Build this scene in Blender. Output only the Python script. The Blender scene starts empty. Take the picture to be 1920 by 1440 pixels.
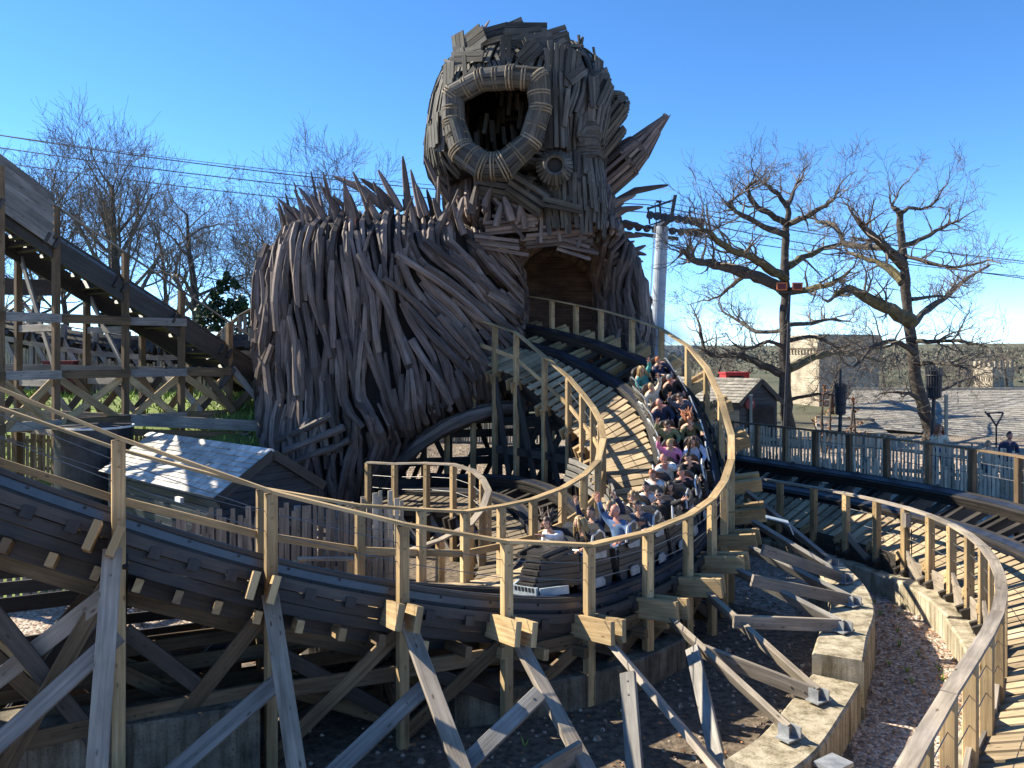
import bpy, math, random
import numpy as np
from mathutils import Vector, Matrix, noise
S = bpy.context.scene
COL = S.collection
rad = math.radians

# ---------------------------------------------------------------- camera, sky, sun, exposure
F = 1507.0; HY = 665.0; CZ = 5.2            # focal length in px of a 1920 px wide frame, horizon row, eye height
cam = bpy.data.objects.new('camera', bpy.data.cameras.new('camera'))
COL.objects.link(cam); S.camera = cam
cam.location = (0, 0, CZ); cam.rotation_euler = (rad(90), 0, 0)
cam.data.sensor_width = 36; cam.data.lens = 36 * F / 1920
cam.data.shift_y = -(720 - HY) / 1920
cam.data.clip_start = .1; cam.data.clip_end = 6000
SUN_AZ, SUN_EL = -70.0, 38.5                 # degrees from straight ahead (left is negative), elevation
W = bpy.data.worlds.new('World'); S.world = W; W.use_nodes = True
wn, wl = W.node_tree.nodes, W.node_tree.links
bg = wn['Background']
sky = wn.new('ShaderNodeTexSky'); sky.sky_type = 'NISHITA'; sky.sun_disc = False
sky.sun_elevation = rad(SUN_EL); sky.sun_rotation = rad(SUN_AZ)
sky.altitude = 2200; sky.air_density = .6; sky.dust_density = 0.0; sky.ozone_density = 2.2
hs = wn.new('ShaderNodeHueSaturation'); hs.inputs['Saturation'].default_value = 1.2
hs.inputs['Hue'].default_value = .4985
wl.new(sky.outputs[0], hs.inputs['Color']); wl.new(hs.outputs[0], bg.inputs['Color'])
bg.inputs['Strength'].default_value = .15
sun = bpy.data.objects.new('sun', bpy.data.lights.new('sun', 'SUN')); COL.objects.link(sun)
sun.data.energy = 5.0; sun.data.angle = rad(.5); sun.data.color = (1, .91, .74)
sd = Vector((math.sin(rad(SUN_AZ)) * math.cos(rad(SUN_EL)), math.cos(rad(SUN_AZ)) * math.cos(rad(SUN_EL)), math.sin(rad(SUN_EL))))
sun.rotation_euler = sd.to_track_quat('Z', 'Y').to_euler(); sun.location = (-40, 20, 60)
S.view_settings.view_transform = 'Standard'; S.view_settings.look = 'None'
S.view_settings.exposure = 1.3; S.view_settings.gamma = 1
S.render.engine = 'CYCLES'
S.cycles.max_bounces = 6; S.cycles.diffuse_bounces = 3; S.cycles.glossy_bounces = 2
S.cycles.volume_bounces = 0; S.cycles.volume_step_rate = 2

# ---------------------------------------------------------------- helpers
Z = Vector((0, 0, 1))
def V(*a): return Vector(a)
def P(px, py, d): return Vector(((px - 960) / F * d, d, CZ + (HY - py) / F * d))
def proj(p): return 960 + p.x / p.y * F, HY - (p.z - CZ) / p.y * F
def ss(a, b, x):
    t = max(0., min(1., (x - a) / (b - a))); return t * t * (3 - 2 * t)
def lerp(a, b, t): return a + (b - a) * t
def interp(tab, x):                          # piecewise linear rows (key, v1, v2, ...)
    if x <= tab[0][0]: return tab[0][1:]
    for a, b in zip(tab, tab[1:]):
        if x <= b[0]:
            t = (x - a[0]) / (b[0] - a[0]); return tuple(lerp(u, v, t) for u, v in zip(a[1:], b[1:]))
    return tab[-1][1:]
def cr(p, t):                                # Catmull-Rom through a list of vectors, t in control-point units
    n = len(p); i = max(0, min(n - 2, int(math.floor(t)))); f = t - i
    p1, p2 = p[i], p[i + 1]
    p0 = p[i - 1] if i > 0 else p1 * 2 - p2
    p3 = p[i + 2] if i + 2 < n else p2 * 2 - p1
    return .5 * (2 * p1 + (p2 - p0) * f + (2 * p0 - 5 * p1 + 4 * p2 - p3) * f * f + (3 * p1 - p0 - 3 * p2 + p3) * f ** 3)

class MB:
    """collects lofts, beams and polygons and links them as ONE mesh"""
    def __init__(s, seed=1):
        s.v = []; s.f = []; s.uv = []; s.r = []; s.m = []; s.R = random.Random(seed)
    def face(s, pts, uvs=None, rnd=None, m=0):
        b = len(s.v); s.v += [tuple(p) for p in pts]; s.f.append(tuple(range(b, b + len(pts))))
        if uvs is None:
            o = pts[0]; e = (pts[1] - pts[0]).normalized(); n = e.cross(pts[-1] - pts[0]).normalized(); g = n.cross(e)
            uvs = [((p - o).dot(e), (p - o).dot(g)) for p in pts]
        s.uv += list(uvs); s.r.append(s.R.random() if rnd is None else rnd); s.m.append(m)
    def loft(s, rings, rnd=None, m=0, caps=True, closed=True):
        n = len(rings[0]); b = len(s.v); rnd = s.R.random() if rnd is None else rnd
        for r in rings: s.v += [tuple(p) for p in r]
        vo = s.R.random() * 40; cum = [0]
        for a in range(n): cum.append(cum[-1] + (rings[0][(a + 1) % n] - rings[0][a]).length)
        L = vo
        for i in range(len(rings) - 1):
            dl = (rings[i + 1][0] - rings[i][0]).length; dl = max(dl, (rings[i + 1][n // 2] - rings[i][n // 2]).length)
            for a in range(n if closed else n - 1):
                c = (a + 1) % n
                s.f.append((b + i * n + a, b + i * n + c, b + (i + 1) * n + c, b + (i + 1) * n + a))
                s.uv += [(cum[a], L), (cum[a + 1], L), (cum[a + 1], L + dl), (cum[a], L + dl)]
                s.r.append(rnd); s.m.append(m)
            L += dl
        if caps and closed:
            for k, rev in ((0, True), (len(rings) - 1, False)):
                idx = [b + k * n + a for a in range(n)]
                o = rings[k][0]; e = rings[k][1] - o
                e = e.normalized() if e.length > 1e-6 else Vector((1, 0, 0)); g = (rings[k][n - 1] - o)
                g = (g - e * g.dot(e)); g = g.normalized() if g.length > 1e-6 else Vector((0, 0, 1))
                uv = [((p - o).dot(e) * .3, (p - o).dot(g) * .3 + vo) for p in rings[k]]
                if rev: idx.reverse(); uv.reverse()
                s.f.append(tuple(idx)); s.uv += uv; s.r.append(rnd); s.m.append(m)
    def beam(s, p, q, w, h, up=Z, rnd=None, m=0, ch=0.0, w2=None, h2=None):
        p = Vector(p); q = Vector(q); t = (q - p).normalized()
        x = t.cross(up)
        if x.length < 1e-4: x = t.cross(Vector((0, 1, 0)))
        x.normalize(); y = x.cross(t)
        rs = []
        for c, a, b in ((p, w / 2, h / 2), (q, (w2 or w) / 2, (h2 or h) / 2)):
            if ch: k = ch; o = [(-a, -b + k), (-a + k, -b), (a - k, -b), (a, -b + k), (a, b - k), (a - k, b), (-a + k, b), (-a, b - k)]
            else: o = [(-a, -b), (a, -b), (a, b), (-a, b)]
            rs.append([c + x * u + y * v for u, v in o])
        s.loft(rs, rnd, m)
    def tube(s, pts, r, n=6, rnd=None, m=0, caps=True):
        pts = [Vector(p) for p in pts]; k = len(pts)
        if not hasattr(r, '__len__'): r = [r] * k
        t0 = (pts[1] - pts[0]).normalized(); x = t0.cross(Z)
        if x.length < 1e-3: x = Vector((1, 0, 0))
        x.normalize(); rings = []
        for i in range(k):
            t = (pts[min(i + 1, k - 1)] - pts[max(i - 1, 0)])
            t = t.normalized() if t.length > 1e-9 else t0
            x = x - t * x.dot(t)
            x = x.normalized() if x.length > 1e-6 else t.orthogonal().normalized()
            y = t.cross(x)
            rings.append([pts[i] + (x * math.cos(6.28318 * a / n) + y * math.sin(6.28318 * a / n)) * r[i] for a in range(n)])
        s.loft(rings, rnd, m, caps)
    def sweep(s, pts, ups, prof, rnd=None, m=0, sides=None):   # prof: (side, up) pairs; sides: explicit side vectors
        k = len(pts); rings = []
        for i in range(k):
            if sides is None:
                t = (pts[min(i + 1, k - 1)] - pts[max(i - 1, 0)]).normalized(); x = t.cross(ups[i]).normalized(); y = x.cross(t)
            else: x = sides[i]; y = ups[i]
            rings.append([pts[i] + x * a + y * b for a, b in prof])
        s.loft(rings, rnd, m)
    def box(s, c, dx, dy, dz, rz=0, rnd=None, m=0):
        c = Vector(c); a = Vector((math.cos(rz), math.sin(rz), 0)) * dx / 2; b = Vector((-math.sin(rz), math.cos(rz), 0)) * dy / 2; z = Z * dz / 2
        s.loft([[c - a - b - z, c + a - b - z, c + a + b - z, c - a + b - z], [c - a - b + z, c + a - b + z, c + a + b + z, c - a + b + z]], rnd, m)
    def lathe(s, c, prof, n=16, rnd=None, m=0, axis=None):
        c = Vector(c); ax = Vector(axis) if axis else Z; x = ax.orthogonal().normalized(); y = ax.cross(x)
        s.loft([[c + ax * h + (x * math.cos(6.28318 * a / n) + y * math.sin(6.28318 * a / n)) * r for a in range(n)] for r, h in prof], rnd, m)
    def prism(s, pts, ext, rnd=None, m=0):
        s.loft([[Vector(p) for p in pts], [Vector(p) + ext for p in pts]], rnd, m)

OFF = {}
def obj(name, mb, mats, parent=None, smooth=False, origin=None):
    me = bpy.data.meshes.new(name)
    off = OFF.get(parent.name, Vector()) if parent else (Vector(origin) if origin is not None else Vector())
    vv = np.array(mb.v, dtype=np.float32).reshape(-1, 3) - np.array(off, dtype=np.float32)
    me.from_pydata([tuple(p) for p in vv.tolist()], [], mb.f)
    ul = me.uv_layers.new(name='UVMap'); ul.data.foreach_set('uv', np.array(mb.uv, dtype=np.float32).ravel())
    at = me.attributes.new('rnd', 'FLOAT', 'FACE'); at.data.foreach_set('value', np.array(mb.r, dtype=np.float32))
    for m in (mats if isinstance(mats, (list, tuple)) else [mats]): me.materials.append(m)
    me.polygons.foreach_set('material_index', np.array(mb.m, dtype=np.int32))
    if smooth: me.polygons.foreach_set('use_smooth', np.ones(len(mb.f), dtype=bool))
    me.update()
    o = bpy.data.objects.new(name, me); COL.objects.link(o)
    if parent: o.parent = parent
    else: o.location = off
    OFF[o.name] = off
    return o
def tag(o, label=None, cat=None, group=None, kind=None):
    if label: o['label'] = label
    if cat: o['category'] = cat
    if group: o['group'] = group
    if kind: o['kind'] = kind
    return o
def thing(name, label, cat, loc=(0, 0, 0), group=None):
    o = bpy.data.objects.new(name, None); COL.objects.link(o); o.location = loc; o.empty_display_size = .3
    OFF[o.name] = Vector(loc)
    return tag(o, label, cat, group)
def dup(root, label, loc=None, mat=None, parent=None, group=None):
    def cp(o, par):
        c = o.copy(); COL.objects.link(c); c.parent = par; OFF[c.name] = OFF.get(o.name, Vector())
        for ch in [x for x in ALLCH.get(o.name, [])]: cp(ch, c)
        return c
    ALLCH = {}
    for o in bpy.data.objects:
        if o.parent: ALLCH.setdefault(o.parent.name, []).append(o)
    r = cp(root, parent if parent else root.parent)
    if loc is not None: r.location = loc
    if mat is not None: r.matrix_basis = mat
    if label: r['label'] = label
    if group: r['group'] = group
    return r

# ---------------------------------------------------------------- materials
def newmat(name):
    m = bpy.data.materials.new(name); m.use_nodes = True; nt = m.node_tree
    return m, nt, nt.nodes, nt.links, nt.nodes['Principled BSDF']
def ramp(n, stops):
    r = n.new('ShaderNodeValToRGB'); e = r.color_ramp.elements
    while len(e) < len(stops): e.new(.5)
    for el, (p, c) in zip(e, stops): el.position = p; el.color = (*c, 1)
    return r
def wood(name, dark, light, rough=.8, scu=26, scv=1.1, bump=.25, var=.4, knots=True, spec=.3, tint=None):
    m, nt, n, l, b = newmat(name)
    uv = n.new('ShaderNodeUVMap'); at = n.new('ShaderNodeAttribute'); at.attribute_name = 'rnd'
    sp = n.new('ShaderNodeSeparateXYZ'); l.new(uv.outputs[0], sp.inputs[0])
    cb = n.new('ShaderNodeCombineXYZ')
    def mul(o, k):
        q = n.new('ShaderNodeMath'); q.operation = 'MULTIPLY'; l.new(o, q.inputs[0]); q.inputs[1].default_value = k; return q.outputs[0]
    l.new(mul(sp.outputs[0], scu), cb.inputs[0]); l.new(mul(sp.outputs[1], scv), cb.inputs[1]); l.new(mul(at.outputs['Fac'], 37), cb.inputs[2])
    n1 = n.new('ShaderNodeTexNoise'); n1.inputs['Scale'].default_value = 1; n1.inputs['Detail'].default_value = 5; n1.inputs['Roughness'].default_value = .65; n1.inputs['Distortion'].default_value = .4
    l.new(cb.outputs[0], n1.inputs['Vector'])
    rp = ramp(n, [(.3, dark), (.72, light)]); l.new(n1.outputs['Fac'], rp.inputs[0])
    cb2 = n.new('ShaderNodeCombineXYZ'); l.new(mul(sp.outputs[0], 3), cb2.inputs[0]); l.new(mul(sp.outputs[1], 1.3), cb2.inputs[1]); l.new(mul(at.outputs['Fac'], 91), cb2.inputs[2])
    n2 = n.new('ShaderNodeTexNoise'); n2.inputs['Scale'].default_value = 1; n2.inputs['Detail'].default_value = 3; l.new(cb2.outputs[0], n2.inputs['Vector'])
    mr = n.new('ShaderNodeMapRange'); l.new(n2.outputs['Fac'], mr.inputs['Value']); mr.inputs['From Min'].default_value = .3; mr.inputs['From Max'].default_value = .7
    mr.inputs['To Min'].default_value = .62; mr.inputs['To Max'].default_value = 1.15
    mr2 = n.new('ShaderNodeMapRange'); l.new(at.outputs['Fac'], mr2.inputs['Value']); mr2.inputs['To Min'].default_value = 1 - var; mr2.inputs['To Max'].default_value = 1 + var
    mm = n.new('ShaderNodeMath'); mm.operation = 'MULTIPLY'; l.new(mr.outputs[0], mm.inputs[0]); l.new(mr2.outputs[0], mm.inputs[1])
    vm = n.new('ShaderNodeVectorMath'); vm.operation = 'SCALE'; l.new(rp.outputs[0], vm.inputs[0]); l.new(mm.outputs[0], vm.inputs['Scale'])
    out = vm.outputs[0]
    if tint:                                  # weathering patches of another colour
        n3 = n.new('ShaderNodeTexNoise'); n3.inputs['Scale'].default_value = .9; n3.inputs['Detail'].default_value = 4
        geo = n.new('ShaderNodeNewGeometry'); l.new(geo.outputs['Position'], n3.inputs['Vector'])
        r3 = ramp(n, [(.42, (0, 0, 0)), (.62, (1, 1, 1))]); l.new(n3.outputs['Fac'], r3.inputs[0])
        mx = n.new('ShaderNodeMix'); mx.data_type = 'RGBA'; l.new(r3.outputs[0], mx.inputs['Factor']); l.new(out, mx.inputs[6])
        vt = n.new('ShaderNodeVectorMath'); vt.operation = 'MULTIPLY'; l.new(out, vt.inputs[0]); vt.inputs[1].default_value = tint
        l.new(vt.outputs[0], mx.inputs[7]); out = mx.outputs[2]
    if knots:
        vo = n.new('ShaderNodeTexVoronoi'); vo.inputs['Scale'].default_value = 1
        cb3 = n.new('ShaderNodeCombineXYZ'); l.new(mul(sp.outputs[0], 9), cb3.inputs[0]); l.new(mul(sp.outputs[1], 3.2), cb3.inputs[1]); l.new(mul(at.outputs['Fac'], 17), cb3.inputs[2])
        l.new(cb3.outputs[0], vo.inputs['Vector'])
        kr = ramp(n, [(.06, (.35, .3, .26)), (.16, (1, 1, 1))]); l.new(vo.outputs['Distance'], kr.inputs[0])
        vk = n.new('ShaderNodeVectorMath'); vk.operation = 'MULTIPLY'; l.new(out, vk.inputs[0]); l.new(kr.outputs[0], vk.inputs[1]); out = vk.outputs[0]
    l.new(out, b.inputs['Base Color']); b.inputs['Roughness'].default_value = rough; b.inputs['Specular IOR Level'].default_value = spec
    if bump:
        bp = n.new('ShaderNodeBump'); bp.inputs['Strength'].default_value = bump; bp.inputs['Distance'].default_value = .02
        l.new(n1.outputs['Fac'], bp.inputs['Height']); l.new(bp.outputs[0], b.inputs['Normal'])
    return m
def blot(name, c1, c2, scale=3, rough=.85, bump=.2, metal=0, spec=.4, detail=6, dist=.02, var=.0, coord='Position', lo=.35, hi=.65):
    m, nt, n, l, b = newmat(name)
    geo = n.new('ShaderNodeNewGeometry') if coord == 'Position' else n.new('ShaderNodeTexCoord')
    ns = n.new('ShaderNodeTexNoise'); ns.inputs['Scale'].default_value = scale; ns.inputs['Detail'].default_value = detail; ns.inputs['Roughness'].default_value = .62
    l.new(geo.outputs[coord], ns.inputs['Vector'])
    rp = ramp(n, [(lo, c1), (hi, c2)]); l.new(ns.outputs['Fac'], rp.inputs[0]); out = rp.outputs[0]
    if var:
        at = n.new('ShaderNodeAttribute'); at.attribute_name = 'rnd'
        mr2 = n.new('ShaderNodeMapRange'); l.new(at.outputs['Fac'], mr2.inputs['Value']); mr2.inputs['To Min'].default_value = 1 - var; mr2.inputs['To Max'].default_value = 1 + var
        vm = n.new('ShaderNodeVectorMath'); vm.operation = 'SCALE'; l.new(out, vm.inputs[0]); l.new(mr2.outputs[0], vm.inputs['Scale']); out = vm.outputs[0]
    l.new(out, b.inputs['Base Color']); b.inputs['Roughness'].default_value = rough; b.inputs['Metallic'].default_value = metal; b.inputs['Specular IOR Level'].default_value = spec
    if bump:
        bp = n.new('ShaderNodeBump'); bp.inputs['Strength'].default_value = bump; bp.inputs['Distance'].default_value = dist
        l.new(ns.outputs['Fac'], bp.inputs['Height']); l.new(bp.outputs[0], b.inputs['Normal'])
    return m
def plain(name, c, rough=.6, metal=0, spec=.4):
    return blot(name, tuple(x * .82 for x in c), tuple(min(1, x * 1.12) for x in c), 9, rough, .04, metal, spec)
def brick(name, c1, c2, mortar, sc, bw=.5, rh=.25, bump=.5, rough=.85, msize=.02, spec=.3):
    m, nt, n, l, b = newmat(name)
    uv = n.new('ShaderNodeUVMap'); bt = n.new('ShaderNodeTexBrick'); l.new(uv.outputs[0], bt.inputs['Vector'])
    bt.inputs['Color1'].default_value = (*c1, 1); bt.inputs['Color2'].default_value = (*c2, 1); bt.inputs['Mortar'].default_value = (*mortar, 1)
    bt.inputs['Scale'].default_value = sc; bt.inputs['Mortar Size'].default_value = msize; bt.inputs['Brick Width'].default_value = bw; bt.inputs['Row Height'].default_value = rh
    ns = n.new('ShaderNodeTexNoise'); ns.inputs['Scale'].default_value = 1.1; ns.inputs['Detail'].default_value = 6
    geo = n.new('ShaderNodeNewGeometry'); l.new(geo.outputs['Position'], ns.inputs['Vector'])
    mr = n.new('ShaderNodeMapRange'); l.new(ns.outputs['Fac'], mr.inputs['Value']); mr.inputs['From Min'].default_value = .3; mr.inputs['From Max'].default_value = .7; mr.inputs['To Min'].default_value = .65; mr.inputs['To Max'].default_value = 1.25
    vm = n.new('ShaderNodeVectorMath'); vm.operation = 'SCALE'; l.new(bt.outputs['Color'], vm.inputs[0]); l.new(mr.outputs[0], vm.inputs['Scale'])
    l.new(vm.outputs[0], b.inputs['Base Color']); b.inputs['Roughness'].default_value = rough; b.inputs['Specular IOR Level'].default_value = spec
    bp = n.new('ShaderNodeBump'); bp.inputs['Strength'].default_value = bump; bp.inputs['Distance'].default_value = .03; bp.invert = True
    l.new(bt.outputs['Fac'], bp.inputs['Height']); l.new(bp.outputs[0], b.inputs['Normal'])
    return m

def stained(name, c1, c2):                    # concrete with blotches, pour lines and dark run-off streaks
    m = blot(name, c1, c2, 2.6, .9, .35, dist=.015); nt = m.node_tree; n, l = nt.nodes, nt.links; b = n['Principled BSDF']; src = b.inputs['Base Color'].links[0].from_socket
    geo = n.new('ShaderNodeNewGeometry'); mp = n.new('ShaderNodeVectorMath'); mp.operation = 'MULTIPLY'; mp.inputs[1].default_value = (5, 5, .5); l.new(geo.outputs['Position'], mp.inputs[0])
    ns = n.new('ShaderNodeTexNoise'); ns.inputs['Scale'].default_value = 1; ns.inputs['Detail'].default_value = 7; ns.inputs['Roughness'].default_value = .7; l.new(mp.outputs[0], ns.inputs['Vector'])
    rp = ramp(n, [(.36, (.38, .36, .3)), (.56, (1, 1, 1))]); l.new(ns.outputs['Fac'], rp.inputs[0])
    n2 = n.new('ShaderNodeTexNoise'); n2.inputs['Scale'].default_value = 45; n2.inputs['Detail'].default_value = 2; l.new(geo.outputs['Position'], n2.inputs['Vector'])
    r2 = ramp(n, [(.33, (.55, .53, .5)), (.42, (1, 1, 1))]); l.new(n2.outputs['Fac'], r2.inputs[0])
    for r in (rp, r2):
        vm = n.new('ShaderNodeVectorMath'); vm.operation = 'MULTIPLY'; l.new(src, vm.inputs[0]); l.new(r.outputs[0], vm.inputs[1]); src = vm.outputs[0]
    l.new(src, b.inputs['Base Color']); return m
M = {}
M['pine'] = wood('treated_pine', (.32, .20, .092), (.58, .42, .22), var=.26, tint=(.8, .85, .9))
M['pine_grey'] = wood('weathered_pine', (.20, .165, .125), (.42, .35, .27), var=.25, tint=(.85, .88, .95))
M['pine_dark'] = wood('dark_pine', (.085, .055, .03), (.22, .15, .085), var=.3)  # darker pine for bracing and other dark timbers
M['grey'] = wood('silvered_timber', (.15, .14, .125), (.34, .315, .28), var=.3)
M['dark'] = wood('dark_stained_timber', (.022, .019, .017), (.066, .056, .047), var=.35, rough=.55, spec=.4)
M['deck_dark'] = wood('shaded_deck_plank', (.09, .07, .05), (.22, .175, .12), var=.3)  # copy of the deck plank, shade on the low track put into its colour
M['deck'] = wood('deck_plank', (.26, .19, .11), (.50, .39, .25), var=.3)
M['stake'] = wood('charred_stake', (.080, .060, .050), (.255, .195, .160), scu=22, scv=.8, var=.55, bump=.7, knots=True, rough=.7, tint=(.78, .82, .92))
M['slat'] = wood('weathered_slat', (.044, .043, .041), (.14, .132, .115), scu=20, scv=.9, var=.42, bump=.4, knots=False, rough=.75, tint=(.9, .85, .72))
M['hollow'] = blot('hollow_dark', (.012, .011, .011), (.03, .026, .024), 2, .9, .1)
M['rope'] = wood('rope_lashing', (.16, .125, .08), (.34, .27, .18), scu=60, scv=40, knots=False)
M['picket'] = wood('picket_timber', (.33, .285, .21), (.60, .53, .41), var=.3, scv=1.6)
M['picket_brown'] = wood('brown_picket', (.17, .13, .095), (.36, .29, .22), var=.3, scv=1.6)
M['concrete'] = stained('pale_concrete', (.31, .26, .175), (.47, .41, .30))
M['concrete_dark'] = stained('dark_concrete', (.10, .085, .065), (.22, .19, .14))  # darker concrete for strips under the loop
M['steel'] = blot('black_rail_steel', (.012, .016, .028), (.03, .036, .052), 4, .32, .05, .0, .6)
M['iron'] = blot('black_iron', (.012, .013, .016), (.035, .035, .04), 5, .5, .15)
M['railtop'] = blot('polished_running_rail', (.28, .29, .31), (.5, .51, .53), 8, .28, .05, .9)
M['galv'] = blot('galvanised_steel', (.20, .21, .22), (.38, .39, .39), 6, .5, .08, .3)
M['cable'] = plain('wire_rope', (.13, .13, .13), .5, .6)
M['pylon'] = blot('grey_pylon_paint', (.26, .29, .33), (.37, .41, .45), 1.2, .5, .05)
M['white'] = blot('off_white_paint', (.55, .55, .53), (.78, .78, .75), 4, .6, .1)
M['plate'] = blot('pale_blue_plate', (.22, .27, .31), (.38, .43, .46), 7, .45, .1)
M['red'] = plain('red_paint', (.55, .035, .03), .5)
M['darkred'] = plain('dark_red_paint', (.13, .018, .02), .6)
M['orange'] = plain('orange_housing', (.7, .16, .02), .5)
M['glass'] = plain('lamp_glass', (.12, .13, .14), .1, 0, .8)
M['shedwall'] = wood('blue_black_boarding', (.018, .026, .034), (.045, .058, .072), var=.25, rough=.55, knots=False)
M['slate'] = blot('grey_slate', (.33, .315, .285), (.56, .54, .50), 5, .4, .25, 0, .6, var=.3)
M['slate_dark'] = blot('brown_slate', (.20, .185, .16), (.31, .29, .255), 4, .85, .25, 0, .15, var=.2)
M['roofstone'] = brick('stone_tile_roof', (.23, .225, .215), (.33, .32, .30), (.13, .125, .12), 2.6, .5, .3, .8)
M['stone'] = brick('dressed_stone', (.34, .285, .205), (.47, .405, .30), (.25, .21, .16), 1.6, .55, .3, .5)
M['redbrick'] = brick('red_brick', (.33, .11, .06), (.42, .17, .09), (.3, .24, .2), 5, .5, .25, .4)
M['bark'] = blot('oak_bark', (.030, .025, .021), (.088, .072, .058), 7, .9, .6, dist=.04)
M['twig'] = blot('bare_twigs', (.08, .066, .053), (.18, .15, .12), 3, .9, .1)
M['bark_moss'] = blot('mossy_bark', (.045, .04, .022), (.15, .12, .05), 5, .9, .6, dist=.04)
M['leaf'] = blot('evergreen_leaf', (.012, .03, .012), (.045, .085, .03), 3, .5, 0, var=.5)
M['hedge'] = blot('hedge_leaf', (.05, .062, .018), (.13, .13, .045), 2, .6, 0, var=.5)
M['autumn'] = blot('dry_beech_leaf', (.22, .09, .035), (.38, .18, .08), 2, .7, 0, var=.4)
M['wood_far'] = blot('distant_wood', (.085, .08, .06), (.16, .145, .11), .12, .9, 0, var=.3)
M['blade'] = blot('grass_blade', (.12, .19, .03), (.26, .38, .07), 1.2, .6, 0, var=.5)
M['shade_ground'] = blot('dark_ground_shade', (.055, .042, .030), (.19, .145, .105), 9, .95, .9, detail=8, dist=.05)  # dark tone standing for shade on the gravel
M['grass'] = blot('grass_turf', (.10, .12, .035), (.17, .25, .05), 1.3, .9, .6, detail=9)
def gravel_mat():
    m, nt, n, l, b = newmat('pink_gravel')
    geo = n.new('ShaderNodeNewGeometry'); vo = n.new('ShaderNodeTexVoronoi'); vo.inputs['Scale'].default_value = 17
    l.new(geo.outputs['Position'], vo.inputs['Vector'])
    sp = n.new('ShaderNodeSeparateColor'); l.new(vo.outputs['Color'], sp.inputs[0])
    rp = ramp(n, [(0, (.17, .115, .08)), (.35, (.35, .255, .19)), (.7, (.47, .365, .285)), (1, (.62, .53, .44))]); l.new(sp.outputs[0], rp.inputs[0])
    ns = n.new('ShaderNodeTexNoise'); ns.inputs['Scale'].default_value = .7; ns.inputs['Detail'].default_value = 5; l.new(geo.outputs['Position'], ns.inputs['Vector'])
    mr = n.new('ShaderNodeMapRange'); l.new(ns.outputs['Fac'], mr.inputs['Value']); mr.inputs['To Min'].default_value = .6; mr.inputs['To Max'].default_value = 1.2
    vm = n.new('ShaderNodeVectorMath'); vm.operation = 'SCALE'; l.new(rp.outputs[0], vm.inputs[0]); l.new(mr.outputs[0], vm.inputs['Scale'])
    sx = n.new('ShaderNodeSeparateXYZ'); l.new(geo.outputs['Position'], sx.inputs[0]); fr = n.new('ShaderNodeMapRange'); l.new(sx.outputs[1], fr.inputs['Value']); fr.inputs['From Min'].default_value = 30; fr.inputs['From Max'].default_value = 46
    n2 = n.new('ShaderNodeTexNoise'); n2.inputs['Scale'].default_value = .08; n2.inputs['Detail'].default_value = 8; l.new(geo.outputs['Position'], n2.inputs['Vector'])
    r2 = ramp(n, [(.35, (.045, .06, .022)), (.65, (.12, .105, .06))]); l.new(n2.outputs['Fac'], r2.inputs[0])
    # leaf litter and bare soil worn through the gravel
    n3 = n.new('ShaderNodeTexNoise'); n3.inputs['Scale'].default_value = 1.7; n3.inputs['Detail'].default_value = 7; n3.inputs['Roughness'].default_value = .7; l.new(geo.outputs['Position'], n3.inputs['Vector'])
    r3 = ramp(n, [(.56, (0, 0, 0)), (.68, (.75, .75, .75))]); l.new(n3.outputs['Fac'], r3.inputs[0])
    m3 = n.new('ShaderNodeMix'); m3.data_type = 'RGBA'; l.new(r3.outputs[0], m3.inputs['Factor']); l.new(vm.outputs[0], m3.inputs[6]); m3.inputs[7].default_value = (.13, .085, .05, 1)
    mx = n.new('ShaderNodeMix'); mx.data_type = 'RGBA'; l.new(fr.outputs[0], mx.inputs['Factor']); l.new(m3.outputs[2], mx.inputs[6]); l.new(r2.outputs[0], mx.inputs[7])
    l.new(mx.outputs[2], b.inputs['Base Color']); b.inputs['Roughness'].default_value = .9
    bp = n.new('ShaderNodeBump'); bp.inputs['Strength'].default_value = .9; bp.inputs['Distance'].default_value = .05; bp.invert = True
    l.new(vo.outputs['Distance'], bp.inputs['Height']); l.new(bp.outputs[0], b.inputs['Normal'])
    return m
M['gravel'] = gravel_mat()

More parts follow.
